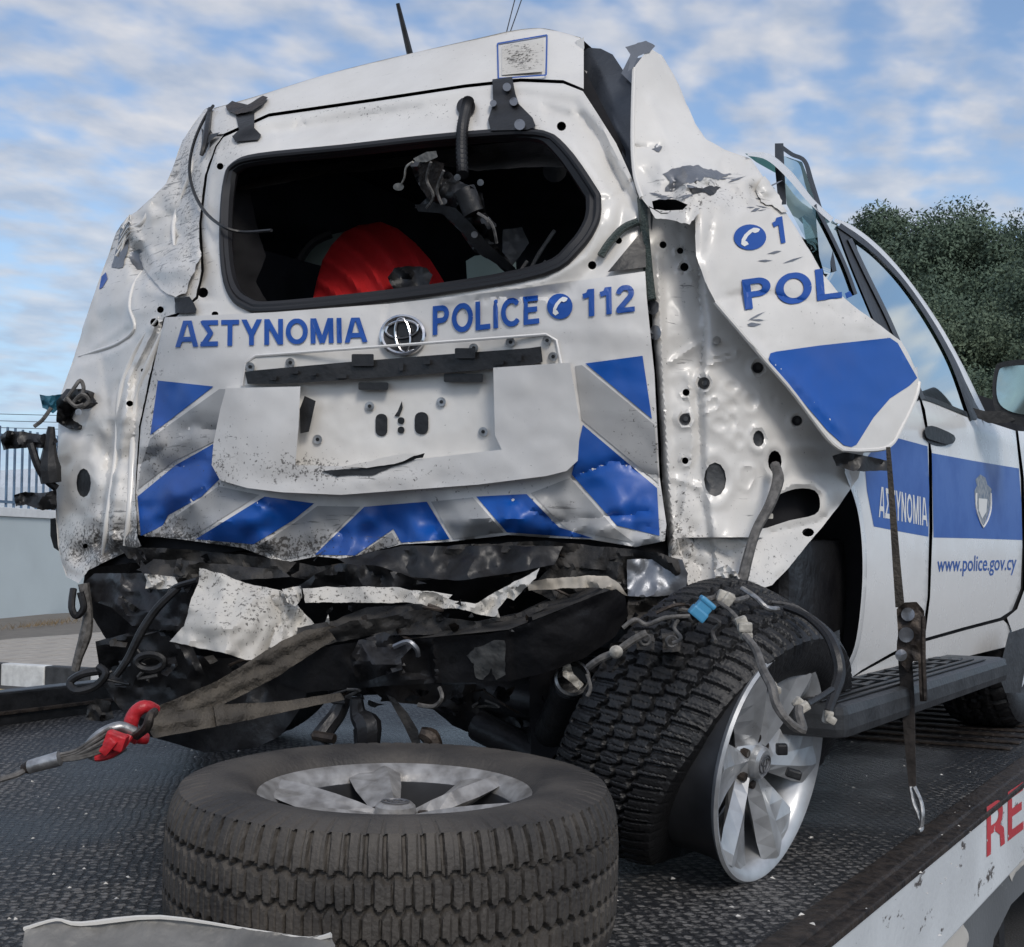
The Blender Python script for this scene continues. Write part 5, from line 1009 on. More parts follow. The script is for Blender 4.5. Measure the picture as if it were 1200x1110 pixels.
def rim_parts(root_name, Rm, t, mt, mt_dark, parent, nsp=6, Rr=.235, ztop=.115, skip=(), hs=1.0, mback=None):
    prof = [(.222, -.125), (.238, -.12), (.236, -.11), (.216, -.09), (.212, -.04), (.212, .05), (.218, .09), (.228, .108), (.240, .117), (.245, .124), (.240, .130), (.230, .126), (.220, .118), (.209, .105), (.206, .04), (.206, -.04), (.21, -.09), (.222, -.118)]
    V, Fc = lathe_geo(prof, 72); rm = mesh('rim', xf(V, Rm, t), Fc, mt, parent)
    V, Fc = lathe_geo([(.244, -.118), (.224, -.09), (.2165, -.04), (.2165, .05), (.2225, .09), (.2325, .112)], 60); mesh('outer_barrel', xf(V, Rm, t), Fc, m_rimback, rm)
    if mback: V, Fc = lathe_geo([(.2195, .112), (.208, .10), (.2045, .04), (.2045, -.03)], 60); mesh('inner_barrel', xf(V, Rm, t), Fc, mback, rm)
    for k in range(nsp):
        a = 2 * np.pi * k / nsp; 
        if k in skip: continue
        # faceted spoke: ridge line off centre, widening to the rim, with a fork notch
        rr = np.array([.040, .075, .12, .165, .205, .226]); hw = np.array([.026, .038, .054, .070, .080, .076]); zt_ = np.array([.088, .098, .108, .116, .122, .124]); th_ = (.04, .04, .035, .03, .018, .010); V = []
        for r_, h_, z_, q_ in zip(rr, hw * hs, zt_, th_):
            V += [(r_, -h_, z_ - q_ * .5), (r_, -h_ * .45, z_ + .004), (r_, h_ * .05, z_ - .006), (r_, h_, z_ - q_ * .7), (r_ * .96, h_ * .7, z_ - q_), (r_ * .96, -h_ * .7, z_ - q_)]
        n6 = 6; Fs = [(i * n6 + j, i * n6 + (j + 1) % n6, (i + 1) * n6 + (j + 1) % n6, (i + 1) * n6 + j) for i in range(5) for j in range(n6)] + [tuple(range(6))[::-1], tuple(range(30, 36))]
        V = np.array(V); c, s = math.cos(a), math.sin(a); V = V @ np.array([[c, s, 0], [-s, c, 0], [0, 0, 1]])
        mesh('spoke', xf(V, Rm, t), Fs, mt, rm, False)
    V, Fc = lathe_geo([(.0, .108), (.028, .108), (.035, .102), (.037, .088), (.055, .078), (.066, .068), (.068, .03), (.06, -.02), (.0, -.02)], 40); mesh('hub', xf(V, Rm, t), Fc, mt, rm)
    for k in range(6):
        a = 2 * np.pi * (k + .5) / 6; V, Fc = lathe_geo([(.0, .088), (.009, .088), (.010, .084), (.010, .06)], 8); mesh('wheel_nut', xf(V + [.050 * math.cos(a), .050 * math.sin(a), .002], Rm, t), Fc, m_rust, rm)
    e = ell(0, 0, .024, .019, 24); tube('cap_emblem', xf(np.c_[e, np.full(24, .1095)], Rm, t), .0016, mt_dark, rm, 5, 1, True)
    for rx, ry, oy in ((.007, .017, 0), (.017, .008, .005)): e = ell(0, oy, rx, ry, 20); tube('cap_emblem', xf(np.c_[e, np.full(20, .1095)], Rm, t), .0014, mt_dark, rm, 5, 1, True)
    V, Fc = lathe_geo([(.0, -.03), (.195, -.03), (.2, -.035), (.0, -.035)], 36); mesh('brake_backing', xf(V, Rm, t), Fc, m_frame, rm)
    return rm
def basis(nrm, upish=(0, 0, 1)):
    n_ = np.array(nrm, float); n_ /= np.linalg.norm(n_); x = np.cross(np.array(upish, float), n_); x /= np.linalg.norm(x); return np.c_[x, np.cross(n_, x), n_]
# rear wheel, broken off its axle and splayed out
dr = 2.68
nc = RGT * math.sin(R(53)) * math.cos(R(9)) - UP * math.sin(R(53)) * math.sin(R(9)) - FWD * math.cos(R(53)); Br = basis(nc, UP)
rc = P(901, 897, dr); rw_t = thing('rear_wheel', 'splayed rear wheel with its tyre torn off the silver rim', 'wheel', tuple(onZ(880, 1038)), None)
rim_parts('rim', Br, rc - Br[:, 2] * .118 , m_rim, m_rimdark, rw_t, Rr=.24)
V, Fc = tyre_geo(Ro=.372, wd_=.285, nth=900, nt=80, pitch=66, slant=.55)
ntv = RGT * math.sin(R(52)) * math.cos(R(31)) - UP * math.sin(R(52)) * math.sin(R(31)) - FWD * math.cos(R(52)); Bt = basis(ntv, UP)
Wt = xf(V, Bt, P(828, 872, 2.88)); zc = 1.0
Wt[:, 2] = np.where(Wt[:, 2] < 1.30, 1.30 - (1.30 - Wt[:, 2]) * .80, Wt[:, 2]); Wt[:, 2] = np.where(Wt[:, 2] < 1.03, 1.03 + (Wt[:, 2] - 1.03) * .12, Wt[:, 2]); Wt[:, 2] = np.maximum(Wt[:, 2], 1.004)
mesh('tyre', Wt, Fc, m_tyre2, rw_t)
# wheel left behind on the other side and the front wheels
def simple_wheel(c, ang=0, grp=None):
    V, Fc = tyre_geo(nth=220, nt=24, simple=False, pitch=40); B = basis((math.cos(ang), math.sin(ang), 0)); o = mesh('wheel', xf(V, B, c), Fc, m_tyre2, suv)
    V, Fc = lathe_geo([(.0, .06), (.07, .06), (.2, .08), (.238, .11), (.238, -.1), (.0, -.08)], 36); mesh('rim', xf(V, B, c), Fc, m_rim, o)
lw_ = onZ(238, 872); simple_wheel((lw_[0], lw_[1] + .25, 1.385), R(172)); simple_wheel((-1.26, 5.30, 1.385)); simple_wheel((-2.85, 5.62, 1.385), R(180))
patch('mud_flap', SideS(x0=-1.02), [(1182, 742), (1202, 735), (1204, 770), (1196, 812), (1178, 812), (1170, 790)], m_boardm, suv, st=6, thick=.02)

# loose wheel lying on the deck
lc = P(462, 985, 2.25); lc = np.array([lc[0], lc[1], 1.0]); lw = thing('loose_wheel', 'dusty loose wheel lying flat on the deck in front of the wreck', 'wheel', tuple(lc))
V, Fc = tyre_geo(Ro=.392, wd_=.285, nth=1200, nt=84, pitch=84)
tl = Euler((R(1.2), R(1.5), R(20))).to_matrix(); Bl = np.array(tl)
mesh('tyre', xf(V, Bl, lc + [0, 0, .150]), Fc, m_tyre, lw)
rim_parts('rim', Bl, lc + [0, 0, .140], m_dirtyrim, m_rimdark, lw, hs=.62, mback=m_rimback)

# ================================================================== CRUSHED UNDERSIDE AND BUMPER AREA
def U3(px, py, d): return P(np.array(px, float), np.array(py, float), np.array(d, float))
def curve3(*pts): return P(*np.array(pts, float).T)
# black mass behind: rear floor pan, bent cross panels
shard('rear_floor_pan', [(100, 668), (165, 640), (330, 650), (480, 640), (640, 632), (785, 646), (808, 700), (760, 770), (600, 800), (420, 815), (330, 800), (200, 800), (130, 760), (95, 700)],
      [(100, 680, 3.95), (300, 700, 3.7), (500, 700, 3.5), (780, 690, 3.25), (450, 800, 3.8)], m_frame, suv, .04, 60, 21, st=6)
shard('lower_apron', [(140, 640), (220, 644), (300, 652), (372, 664), (440, 655), (520, 640), (640, 634), (700, 640), (770, 648), (800, 656), (796, 676), (740, 672), (670, 664), (600, 676), (520, 678), (420, 686), (360, 680), (300, 668), (220, 662), (150, 655)],
      [(140, 645, 3.60), (370, 665, 3.36), (520, 655, 3.22), (700, 650, 3.05), (800, 660, 2.98), (440, 690, 3.3)], m_dust, suv, .035, 34, 22, st=4)
shard('folded_plastic', [(345, 690), (372, 672), (400, 660), (440, 662), (470, 672), (500, 684), (440, 690), (380, 694)], [(345, 690, 3.15), (430, 660, 3.12), (500, 684, 3.1)], m_black, suv, .04, 26, 23, st=4)
shard('folded_plastic', [(395, 655), (470, 640), (560, 640), (660, 640), (650, 662), (600, 672), (540, 680), (470, 676), (420, 668)], [(395, 655, 3.25), (560, 640, 3.14), (660, 660, 3.02)], m_black, suv, .03, 40, 24, st=4)
shard('bent_bracket', [(160, 668), (180, 655), (250, 660), (330, 668), (340, 676), (270, 680), (200, 682)], [(160, 668, 3.5), (330, 668, 3.25), (250, 682, 3.35)], m_dust, suv, .03, 22, 25, st=4)
shard('bent_bracket', [(92, 690), (110, 672), (170, 672), (226, 690), (222, 740), (180, 738), (158, 736), (130, 712), (100, 700)], [(92, 690, 3.75), (226, 690, 3.45), (150, 736, 3.6)], m_frame, suv, .035, 34, 26, st=4)
shard('white_chip', [(168, 672), (205, 676), (209, 684), (196, 690), (170, 690), (172, 680)], [(168, 672, 3.4), (209, 684, 3.36), (170, 690, 3.4)], m_torn, suv, .02, 10, 27, st=3)
shard('plastic_side_box', [(112, 752), (150, 742), (200, 738), (222, 752), (240, 790), (230, 822), (200, 840), (168, 842), (140, 830), (118, 800)], [(112, 752, 3.7), (222, 752, 3.55), (230, 822, 3.6), (140, 830, 3.7)], m_black, suv, .05, 40, 28, st=5)
shard('splash_shield', [(150, 760), (300, 775), (372, 780), (352, 830), (330, 862), (300, 876), (240, 882), (170, 862), (140, 810)], [(225, 760, 3.75), (350, 780, 3.6), (240, 880, 3.8)], m_frame, suv, .03, 50, 29, st=5)
e = ell(176, 776, 16, 9, 20); tube('ring_seal', P(e[:, 0], e[:, 1], np.full(20, 3.45)), .011, m_black, suv, 7, 1, True)
# torn white bumper sheet, left
shard('torn_bumper_skin', [(234, 666), (260, 672), (288, 683), (330, 692), (340, 700), (332, 735), (318, 765), (309, 772), (288, 774), (270, 767), (235, 760), (198, 752), (216, 734), (223, 704), (232, 683)],
      [(234, 668, 3.12), (330, 692, 3.08), (309, 770, 2.98), (198, 752, 3.05), (260, 735, 2.95)], m_torn, suv, .022, 30, 31, st=3.5)
shard('torn_bumper_skin', [(318, 698), (345, 705), (369, 731), (350, 742), (335, 764), (309, 772), (322, 740)], [(320, 700, 3.06), (369, 731, 3.04), (309, 770, 2.95)], m_torn, suv, .03, 20, 32, st=3.5)
shard('torn_bumper_skin', [(330, 690), (352, 687), (354, 700), (346, 711), (336, 706)], [(330, 690, 3.03), (352, 687, 3.05), (346, 711, 3.0)], m_torn, suv, .02, 10, 33, st=3)
shard('torn_bumper_strip', [(355, 690), (380, 688), (469, 688), (480, 692), (507, 694), (530, 697), (525, 702), (507, 708), (470, 706), (400, 706), (358, 706)], [(355, 690, 3.08), (530, 695, 2.98), (430, 706, 3.02)], m_torn, suv, .012, 30, 34, st=3)
shard('torn_bumper_strip', [(480, 692), (507, 694), (530, 704), (557, 707), (575, 697), (595, 687), (615, 676), (632, 666), (628, 678), (615, 690), (602, 704), (594, 700), (583, 714), (586, 724), (570, 722), (540, 714), (507, 712), (490, 706)],
      [(480, 692, 2.96), (632, 666, 2.92), (586, 724, 2.88), (530, 712, 2.93)], m_torn, suv, .03, 18, 35, st=3)
shard('torn_bumper_strip', [(618, 682), (640, 678), (690, 675), (712, 676), (725, 684), (735, 698), (722, 692), (700, 688), (660, 690), (620, 692)], [(618, 682, 2.95), (735, 698, 2.88), (690, 676, 2.9)], mat('bent_cream_strip', (.50, .45, .38), .5, var=.3, vscale=20), suv, .01, 20, 36, st=3)
shard('bent_silver_panel', [(735, 656), (800, 655), (806, 672), (802, 697), (770, 699), (736, 698)], [(735, 656, 2.99), (806, 660, 2.97), (770, 699, 2.97)], m_bare, suv, .02, 30, 37, st=4)
shard('bent_bracket', [(620, 690), (650, 660), (660, 650), (700, 656), (735, 660), (738, 690), (700, 700), (650, 706)], [(620, 690, 3.1), (660, 650, 3.08), (738, 690, 3.0)], m_dust, suv, .03, 22, 38, st=4)
shard('folded_plastic', [(348, 735), (390, 728), (430, 712), (500, 706), (520, 724), (560, 728), (600, 722), (650, 702), (640, 712), (600, 730), (500, 744), (420, 744), (380, 756), (340, 780)], [(348, 735, 3.05), (500, 706, 3.02), (650, 700, 2.95), (420, 750, 2.98)], m_dust, suv, .03, 24, 39, st=4)
# rear cross member
BM = Surf([(330, 790, 3.12), (420, 780, 3.02), (503, 760, 2.93), (600, 770, 2.80), (680, 740, 2.74), (735, 710, 2.80), (735, 730, 2.82)],
          [lambda u, v: .006 * fbm(u, v, 40, 88), lambda u, v: msk(450, 770, 60, 40)(u, v) * .04 * facets(u, v, 34, 7), step([(596, 740), (598, 800)], 3, -.015), pad([(468, 752), (505, 756), (508, 796), (470, 790)], 6, -.03), ridge([(505, 752), (510, 798)], 3, .01), ridge([(503, 748), (600, 740), (715, 692)], 4, .010)])
bmf = patch('rear_cross_member', BM, [(327, 800), (332, 782), (380, 758), (420, 752), (503, 748), (560, 744), (596, 739), (650, 718), (700, 697), (722, 690), (733, 698), (736, 722), (722, 745), (684, 772), (640, 788), (598, 798), (540, 800), (500, 801), (421, 806), (360, 812)], m_frame, suv, st=4, thick=.14, jag=.4)
patch('cross_member_top', Surf([(503, 747, 2.94), (600, 738, 2.81), (715, 692, 2.79), (608, 718, 3.0), (697, 688, 3.0), (500, 730, 3.1)], [lambda u, v: .008 * facets(u, v, 20, 9)]), [(430, 752), (503, 747), (596, 738), (650, 717), (715, 691), (697, 686), (650, 698), (608, 718), (560, 728), (480, 732)], m_dust, suv, st=4, thick=.01)
m_worn = mat('scraped_paint_patch', (.13, .13, .125), .6, var=.5, vscale=30, c2=(.05, .05, .05), bump=.3)
patch('scraped_patch', BM, [(545, 768), (556, 758), (570, 754), (590, 752), (594, 760), (592, 790), (582, 795), (576, 782), (566, 796), (558, 794), (556, 778)], m_worn, bmf, st=3, off=.002, jag=1.8)
patch('bolt_hole', BM, ell(530, 773, 4, 4, 10), m_black, bmf, st=4, off=.002)
shard('bent_bracket', [(420, 750), (450, 742), (486, 755), (470, 772), (472, 785), (440, 795), (418, 800), (410, 770)], [(420, 750, 2.92), (486, 755, 2.86), (418, 800, 2.92)], m_frame, suv, .04, 26, 41, st=4)
tube('bent_rod', curve3((462, 758, 2.82), (478, 752, 2.80), (488, 760, 2.80), (490, 768, 2.82)), .006, m_bare, suv, 6, 4)
tube('bent_rod', curve3((515, 806, 2.84), (518, 818, 2.82), (508, 828, 2.84), (490, 826, 2.86)), .005, m_wire, suv, 6, 4)
shard('lower_bracket', [(430, 802), (560, 802), (600, 800), (700, 770), (720, 800), (690, 900), (640, 900), (600, 870), (560, 862), (530, 850), (500, 826), (450, 822)], [(430, 802, 3.4), (700, 770, 3.2), (560, 860, 3.5), (690, 900, 3.3)], m_frame, suv, .04, 40, 42, st=5)
# links hanging down under the beam
def link(name, pts, r_, mt, n=8): return tube(name, curve3(*pts), r_, mt, suv, n, 4)
link('hanging_link', [(404, 816, 3.05), (396, 836, 3.05), (382, 855, 3.03), (374, 868, 3.02)], [.018, .02, .022, .026], m_frame); link('hanging_link', [(418, 818, 3.0), (420, 838, 3.0), (430, 850, 2.98), (430, 872, 2.98)], [.014, .02, .034, .030], m_frame)
link('link_bush', [(368, 862, 3.0), (392, 866, 2.98)], .012, m_rust)
patch('hanging_blade', Surf([(455, 816, 3.0), (492, 874, 2.95), (470, 850, 2.98)]), [(453, 814), (462, 818), (478, 836), (490, 856), (494, 878), (486, 878), (474, 852)], m_dust, suv, st=4, thick=.012)
link('link_bush', [(492, 858, 2.9), (504, 864, 2.9), (510, 876, 2.9)], [.012, .022, .018], m_rust)
tube('exhaust_pipe', curve3((600, 880, 3.4), (640, 868, 3.2), (660, 832, 3.0), (668, 800, 2.88)), [.055, .05, .045, .042], m_frame, suv, 16, 5)
ex = P(671, 794, 2.84); e_d = P(671, 794, 2.75) - P(665, 812, 2.95); Be = basis(e_d)
V, Fc = lathe_geo([(.034, .0), (.040, -.004), (.040, -.08), (.036, -.08), (.034, -.01)], 28); mesh('tailpipe_tip', xf(V, Be, ex), Fc, m_steel, suv)
V, Fc = lathe_geo([(.0, -.05), (.034, -.045)], 20); mesh('tailpipe_inner', xf(V, Be, ex), Fc, m_black, suv); shard('crushed_pipe_lip', [(660, 776), (668, 778), (672, 790), (684, 802), (678, 808), (670, 800), (660, 792)], [(660, 776, 2.80), (684, 802, 2.80), (660, 792, 2.80)], m_whitecon, suv, .01, 8, 90, st=3)
tube('trailing_arm', curve3((560, 850, 3.3), (620, 880, 3.2), (660, 905, 3.1)), .04, m_frame, suv, 10, 4)
tube('axle', [(-2.8, 3.05, 1.38), (-1.55, 2.75, 1.28)], .055, m_frame, suv, 12, 0); V, Fc = lathe_geo([(0, -.13), (.1, -.11), (.15, 0), (.1, .11), (0, .13)], 20); mesh('differential', xf(V, basis((0, 1, .1)), (-2.15, 2.95, 1.36)), Fc, m_frame, suv)
shard('lower_bracket', [(620, 780), (690, 770), (684, 850), (640, 895), (622, 890)], [(620, 780, 3.1), (690, 770, 3.05), (622, 890, 3.1)], m_liner, suv, .02, 40, 43, st=6)
shard('lower_bracket', [(735, 700), (800, 698), (860, 696), (840, 712), (800, 722), (790, 745), (760, 752), (735, 730)], [(735, 700, 3.0), (860, 696, 3.0), (760, 752, 2.95)], m_dust, suv, .03, 22, 44, st=4)
rg = np.random.default_rng(5)
def scrap(n_, x0, x1, y0, y1, dfn, mats, r0=5, r1=16, wires=0, bound=None):
    for k in range(n_):
        x, y = rg.uniform(x0, x1), rg.uniform(y0, y1); d = dfn(x, y) + rg.uniform(-.06, .10); m_ = rg.integers(4, 8); t = np.sort(rg.uniform(0, 2 * np.pi, m_)); a = rg.uniform(0, np.pi); e_ = rg.uniform(.3, .8); rr_ = rg.uniform(r0, r1)
        q = np.c_[rr_ * np.cos(t) * rg.uniform(.7, 1.2, m_), rr_ * e_ * np.sin(t) * rg.uniform(.7, 1.2, m_)]; q = q @ np.array([[math.cos(a), math.sin(a)], [-math.sin(a), math.cos(a)]]) + [x, y]
        try: shard('scrap', q, [(x - 10, y, d), (x + 10, y, d + rg.uniform(-.05, .05)), (x, y + 10, d + rg.uniform(-.04, .04))], mats[rg.integers(0, len(mats))], suv, .02, 9, 100 + k, st=4, jag=.8)
        except Exception: pass
    for k in range(wires):
        x, y = rg.uniform(x0, x1), rg.uniform(y0, y1); d = dfn(x, y) - .03; pts = [(x, y, d)]
        for _ in range(4): x += rg.uniform(-22, 26); y += rg.uniform(-6, 16); pts.append((x, y, d + rg.uniform(-.03, .03)))
        tube('loose_wire', curve3(*pts), rg.uniform(.0025, .006), (m_wire, m_black, m_rust)[rg.integers(0, 3)], suv, 6, 4)
dd = lambda x, y: 3.55 - (x - 130) * .00085 - (y - 650) * .0012
scrap(34, 130, 740, 652, 690, dd, [m_dust, m_frame, m_black, m_dust, m_rust], 6, 18, 5)
scrap(26, 120, 330, 690, 800, lambda x, y: 3.62 - (x - 130) * .0012, [m_dust, m_frame, m_black, m_wire], 5, 16, 6)
scrap(16, 380, 640, 706, 740, lambda x, y: 3.02 - (x - 380) * .0005, [m_dust, m_frame, m_rust, m_torn], 4, 11, 3)
scrap(14, 350, 640, 806, 835, lambda x, y: 3.05, [m_frame, m_black, m_rust], 5, 13, 4)
scrap(14, 738, 860, 700, 730, lambda x, y: 2.62, [m_dust, m_frame, m_black], 4, 10, 3)
# hoses and wiring, left corner
link('hanging_hose', [(98, 684, 3.7), (103, 720, 3.7), (100, 745, 3.7), (92, 770, 3.7), (88, 786, 3.7)], [.016, .014, .018, .013, .012], m_wire)
link('hanging_bracket', [(86, 690, 3.68), (84, 712, 3.66), (90, 722, 3.66), (98, 712, 3.66), (94, 694, 3.66)], .010, m_black)
link('hose_loop', [(118, 786, 3.4), (96, 790, 3.4), (82, 800, 3.4), (90, 810, 3.38), (112, 804, 3.38), (124, 790, 3.38), (116, 782, 3.4)], .011, m_black)
link('loose_cable', [(210, 688, 3.3), (185, 712, 3.3), (166, 740, 3.3), (150, 772, 3.3), (136, 792, 3.3)], [.010, .012, .009], m_black)
link('loose_cable', [(196, 700, 3.35), (206, 688, 3.3), (232, 680, 3.25)], .008, m_black)
shard('plastic_chip', [(102, 828), (112, 818), (130, 822), (134, 842), (120, 846), (100, 844)], [(102, 828, 3.7), (134, 842, 3.65), (110, 846, 3.7)], m_dust, suv, .02, 12, 45, st=3, th=.03)
# lamp loom cluster, left edge
CL = [(55, 470, 3.95), (115, 470, 3.92), (80, 520, 3.93)]
shard('lamp_socket', [(66, 470), (78, 456), (98, 456), (114, 462), (115, 476), (104, 486), (98, 504), (80, 502), (66, 494)], CL, m_black, suv, .04, 14, 46, st=3, th=.05)
shard('blue_connector', [(46, 462), (58, 464), (74, 462), (72, 476), (62, 484), (50, 478)], CL, mat('dark_teal_plastic', (.02, .10, .15), .4), suv, .02, 9, 47, st=3, th=.03)
for q in ([(76, 470, 3.85), (86, 456, 3.84), (94, 446, 3.85), (98, 456, 3.85), (92, 470, 3.85)], [(84, 474, 3.85), (96, 462, 3.84), (104, 470, 3.85), (92, 480, 3.85)], [(60, 478, 3.86), (50, 492, 3.86), (40, 500, 3.86)], [(78, 466, 3.84), (88, 476, 3.84), (98, 474, 3.84)]): tube('wire', curve3(*q), .006, m_wire, suv, 6, 4)
patch('washer', Surf(CL), ell(92, 483, 4, 4, 10), m_steel, suv, st=3, off=.09, thick=.01)
shard('black_bracket', [(0, 512), (8, 504), (26, 506), (48, 510), (62, 506), (68, 518), (56, 526), (40, 524), (20, 526), (4, 528)], [(0, 512, 3.9), (68, 518, 3.9), (30, 526, 3.9)], m_black, suv, .03, 14, 48, st=3, th=.03)
link('black_bracket', [(36, 520, 3.88), (44, 545, 3.88), (54, 562, 3.9), (66, 572, 3.92)], .012, m_black)
link('black_bracket', [(60, 500, 3.9), (58, 530, 3.9), (58, 548, 3.9), (60, 566, 3.9)], [.010, .022, .034, .03], m_black)
shard('black_bracket', [(16, 580), (30, 576), (50, 578), (66, 574), (66, 596), (50, 598), (30, 592), (18, 594)], [(16, 580, 3.9), (66, 580, 3.9), (30, 594, 3.9)], m_black, suv, .03, 14, 49, st=3, th=.03)
patch('side_marker', Surf([(60, 610, 4.1), (70, 640, 4.1), (64, 645, 4.1)]), [(59, 608), (65, 607), (68, 625), (69, 646), (63, 642), (59, 628)], m_black, suv, st=4, thick=.03)
patch('blue_mark', QS, [(119, 324), (124, 319), (126, 327), (120, 337), (116, 339)], m_inkblue, quarter, st=3, off=.002)
# loom, right corner
link('thick_cable', [(908, 545, 3.06), (912, 562, 3.02), (902, 592, 2.98), (886, 622, 2.95), (876, 655, 2.92), (868, 684, 2.9), (852, 700, 2.88)], [.012, .014, .012, .011, .012, .013, .01], m_wire)
link('wire', [(730, 736, 2.52), (744, 726, 2.52), (758, 732, 2.52), (780, 724, 2.50), (808, 722, 2.50)], .0045, m_wire); link('wire', [(842, 706, 2.50), (856, 716, 2.48), (866, 728, 2.46), (870, 738, 2.46)], .0045, m_wire)
link('wire', [(795, 726, 2.50), (790, 736, 2.50), (798, 748, 2.49), (788, 754, 2.49)], .004, m_wire); link('wire', [(690, 782, 2.54), (704, 772, 2.52), (722, 764, 2.52), (742, 750, 2.52), (758, 742, 2.52)], .008, m_wire)
link('wire', [(688, 790, 2.54), (692, 806, 2.54), (688, 816, 2.54)], .004, m_wire)
shard('lamp_socket', [(712, 770), (716, 754), (728, 752), (736, 760), (732, 776), (718, 788), (700, 786)], [(712, 770, 2.56), (736, 760, 2.55), (718, 788, 2.56)], m_dust, suv, .02, 10, 50, st=3, th=.03)
patch('lamp_bulb', Surf([(716, 760, 2.50), (730, 760, 2.50), (722, 772, 2.50)], [bump(722, 764, 8, 8, .02)]), ell(722, 764, 8, 8, 14), m_whitecon, suv, st=3, thick=.01, jag=.5)
for (x, y) in ((756, 750), (787, 752)):
    shard('lamp_socket', [(x - 12, y - 10), (x + 8, y - 12), (x + 12, y), (x + 10, y + 12), (x - 10, y + 12)], [(x - 12, y, 2.6), (x + 12, y, 2.58), (x, y + 12, 2.58)], m_dust, suv, .012, 10, int(x), st=3, th=.03); e = ell(x, y, 6, 6, 14); tube('socket_ring', P(e[:, 0], e[:, 1], np.full(14, 2.555)), .0035, m_wire, suv, 5, 1, True)
def cbox(name, cx_, cy_, d, w_, h_, l_, ang, mt, par=suv):
    c = P(cx_, cy_, d); a = math.cos(ang) * RGT - math.sin(ang) * UP; b = math.sin(ang) * RGT + math.cos(ang) * UP; V, Fc = box_geo((-w_ / 2, -h_ / 2, -l_ / 2), (w_ / 2, h_ / 2, l_ / 2), .004); return mesh(name, V @ np.c_[a, b, -FWD].T + c, Fc, mt, par, False)
cn = cbox('blue_connector', 824, 712, 2.42, .036, .030, .025, R(-50), m_bluecon); cbox('connector_latch', 818, 719, 2.42, .020, .034, .03, R(-50), m_bluecon); cbox('connector_ribs', 829, 706, 2.42, .010, .034, .03, R(-50), m_bluecon)
for (x, y, d, a, s) in ((870, 732, 2.40, 70, 1.), (872, 742, 2.40, 70, .8), (906, 806, 2.30, 70, .7), (938, 826, 2.30, 40, .9), (970, 840, 2.40, 100, .8), (850, 700, 2.55, 20, 1.1), (946, 722, 2.70, 20, .5)):
    cbox('connector', x, y, d, .030 * s, .022 * s, .02, R(a), m_whitecon); cbox('connector', x + 3, y + 3, d - .01, .018 * s, .026 * s, .02, R(a + 20), m_whitecon)
link('wire', [(873, 745, 2.38), (886, 762, 2.34), (894, 785, 2.30), (905, 806, 2.26), (910, 826, 2.24), (924, 846, 2.23), (940, 856, 2.24), (936, 838, 2.26), (936, 828, 2.27)], [.007, .008, .009, .008, .009, .008], m_wire)
link('wire', [(920, 712, 2.70), (945, 722, 2.65), (968, 742, 2.55), (980, 765, 2.50), (984, 790, 2.48), (978, 812, 2.44), (970, 835, 2.40)], [.007, .009, .012, .012, .008], m_black); link('wire', [(946, 826, 2.30), (960, 818, 2.35), (975, 808, 2.40)], .006, m_black); link('wire', [(905, 706, 2.75), (935, 712, 2.70), (962, 734, 2.60)], .004, m_wire)
link('bent_strip', [(870, 690, 2.75), (885, 700, 2.70), (898, 712, 2.68), (912, 714, 2.70)], .006, m_steel); link('wire', [(876, 700, 2.70), (860, 704, 2.60), (842, 700, 2.60), (826, 704, 2.50)], .006, m_wire)
cbox('valve_cap', 916, 878, 2.56, .022, .022, .02, 0, m_black, suv); cbox('valve_cap', 930, 907, 2.56, .03, .018, .02, .3, m_black, suv)
shard('torn_sill_tip', [(836, 668), (852, 662), (868, 676), (860, 694), (846, 704), (838, 690)], [(836, 668, 2.92), (868, 676, 2.9), (846, 704, 2.88)], m_white, suv, .03, 10, 51, st=3)
shard('latch_arm', [(975, 534), (990, 530), (1040, 540), (1044, 552), (1000, 552), (980, 546)], [(975, 534, 3.12), (1044, 545, 3.2), (1000, 552, 3.14)], m_black, suv, .01, 16, 52, st=4, th=.03)
# antennas
tube('antenna', [P(481, 66, 4.6), P(466, 4, 4.55)], [.012, .007], m_black, suv, 6, 0)
an = P(600, 40, 4.8); tube('antenna', [P(593, 40, 4.8), P(604, -3, 4.9), P(620, -60, 5.0)], .0022, m_black, suv, 5, 3); tube('antenna', [P(597, 40, 4.75), P(612, -3, 4.9), P(630, -60, 5.0)], .0022, m_black, suv, 5, 3)

# ================================================================== STRAPS, HOOKS, RATCHET
st = thing('tow_strap', 'frayed brown webbing strap looped round the bent rear beam', 'strap', tuple(P(180, 848, 2.55)))
ST1 = Surf([(180, 838, 2.52), (255, 812, 2.62), (330, 770, 2.72), (400, 742, 2.80), (300, 800, 2.68)], [lambda u, v: .006 * fbm(u, v, 14, 66) + .004 * np.sin((v + .45 * u) / 3.2)])
patch('webbing', ST1, [(176, 832), (215, 815), (255, 798), (300, 770), (330, 751), (360, 738), (392, 733), (404, 742), (372, 762), (330, 790), (290, 812), (255, 828), (215, 838), (178, 850)], m_strap, st, st=3, thick=.006, jag=.4)
ST2 = Surf([(180, 850, 2.50), (255, 838, 2.60), (400, 818, 2.86), (330, 830, 2.72)], [lambda u, v: .005 * fbm(u, v, 14, 67) + .004 * np.sin((v + .12 * u) / 3.0)])
patch('webbing', ST2, [(176, 836), (210, 834), (255, 826), (330, 822), (399, 812), (404, 820), (345, 832), (300, 842), (255, 851), (215, 859), (180, 865), (172, 850)], m_strap, st, st=3, thick=.006, off=.01, jag=.4)
patch('webbing', Surf([(390, 740, 2.72), (500, 715, 2.78), (450, 730, 2.72), (400, 760, 2.75)], [lambda u, v: .01 * facets(u, v, 14, 3)]), [(385, 738), (410, 728), (450, 724), (480, 716), (505, 714), (508, 722), (470, 736), (420, 748), (396, 752)], m_dust, st, st=3, thick=.006, jag=.6)
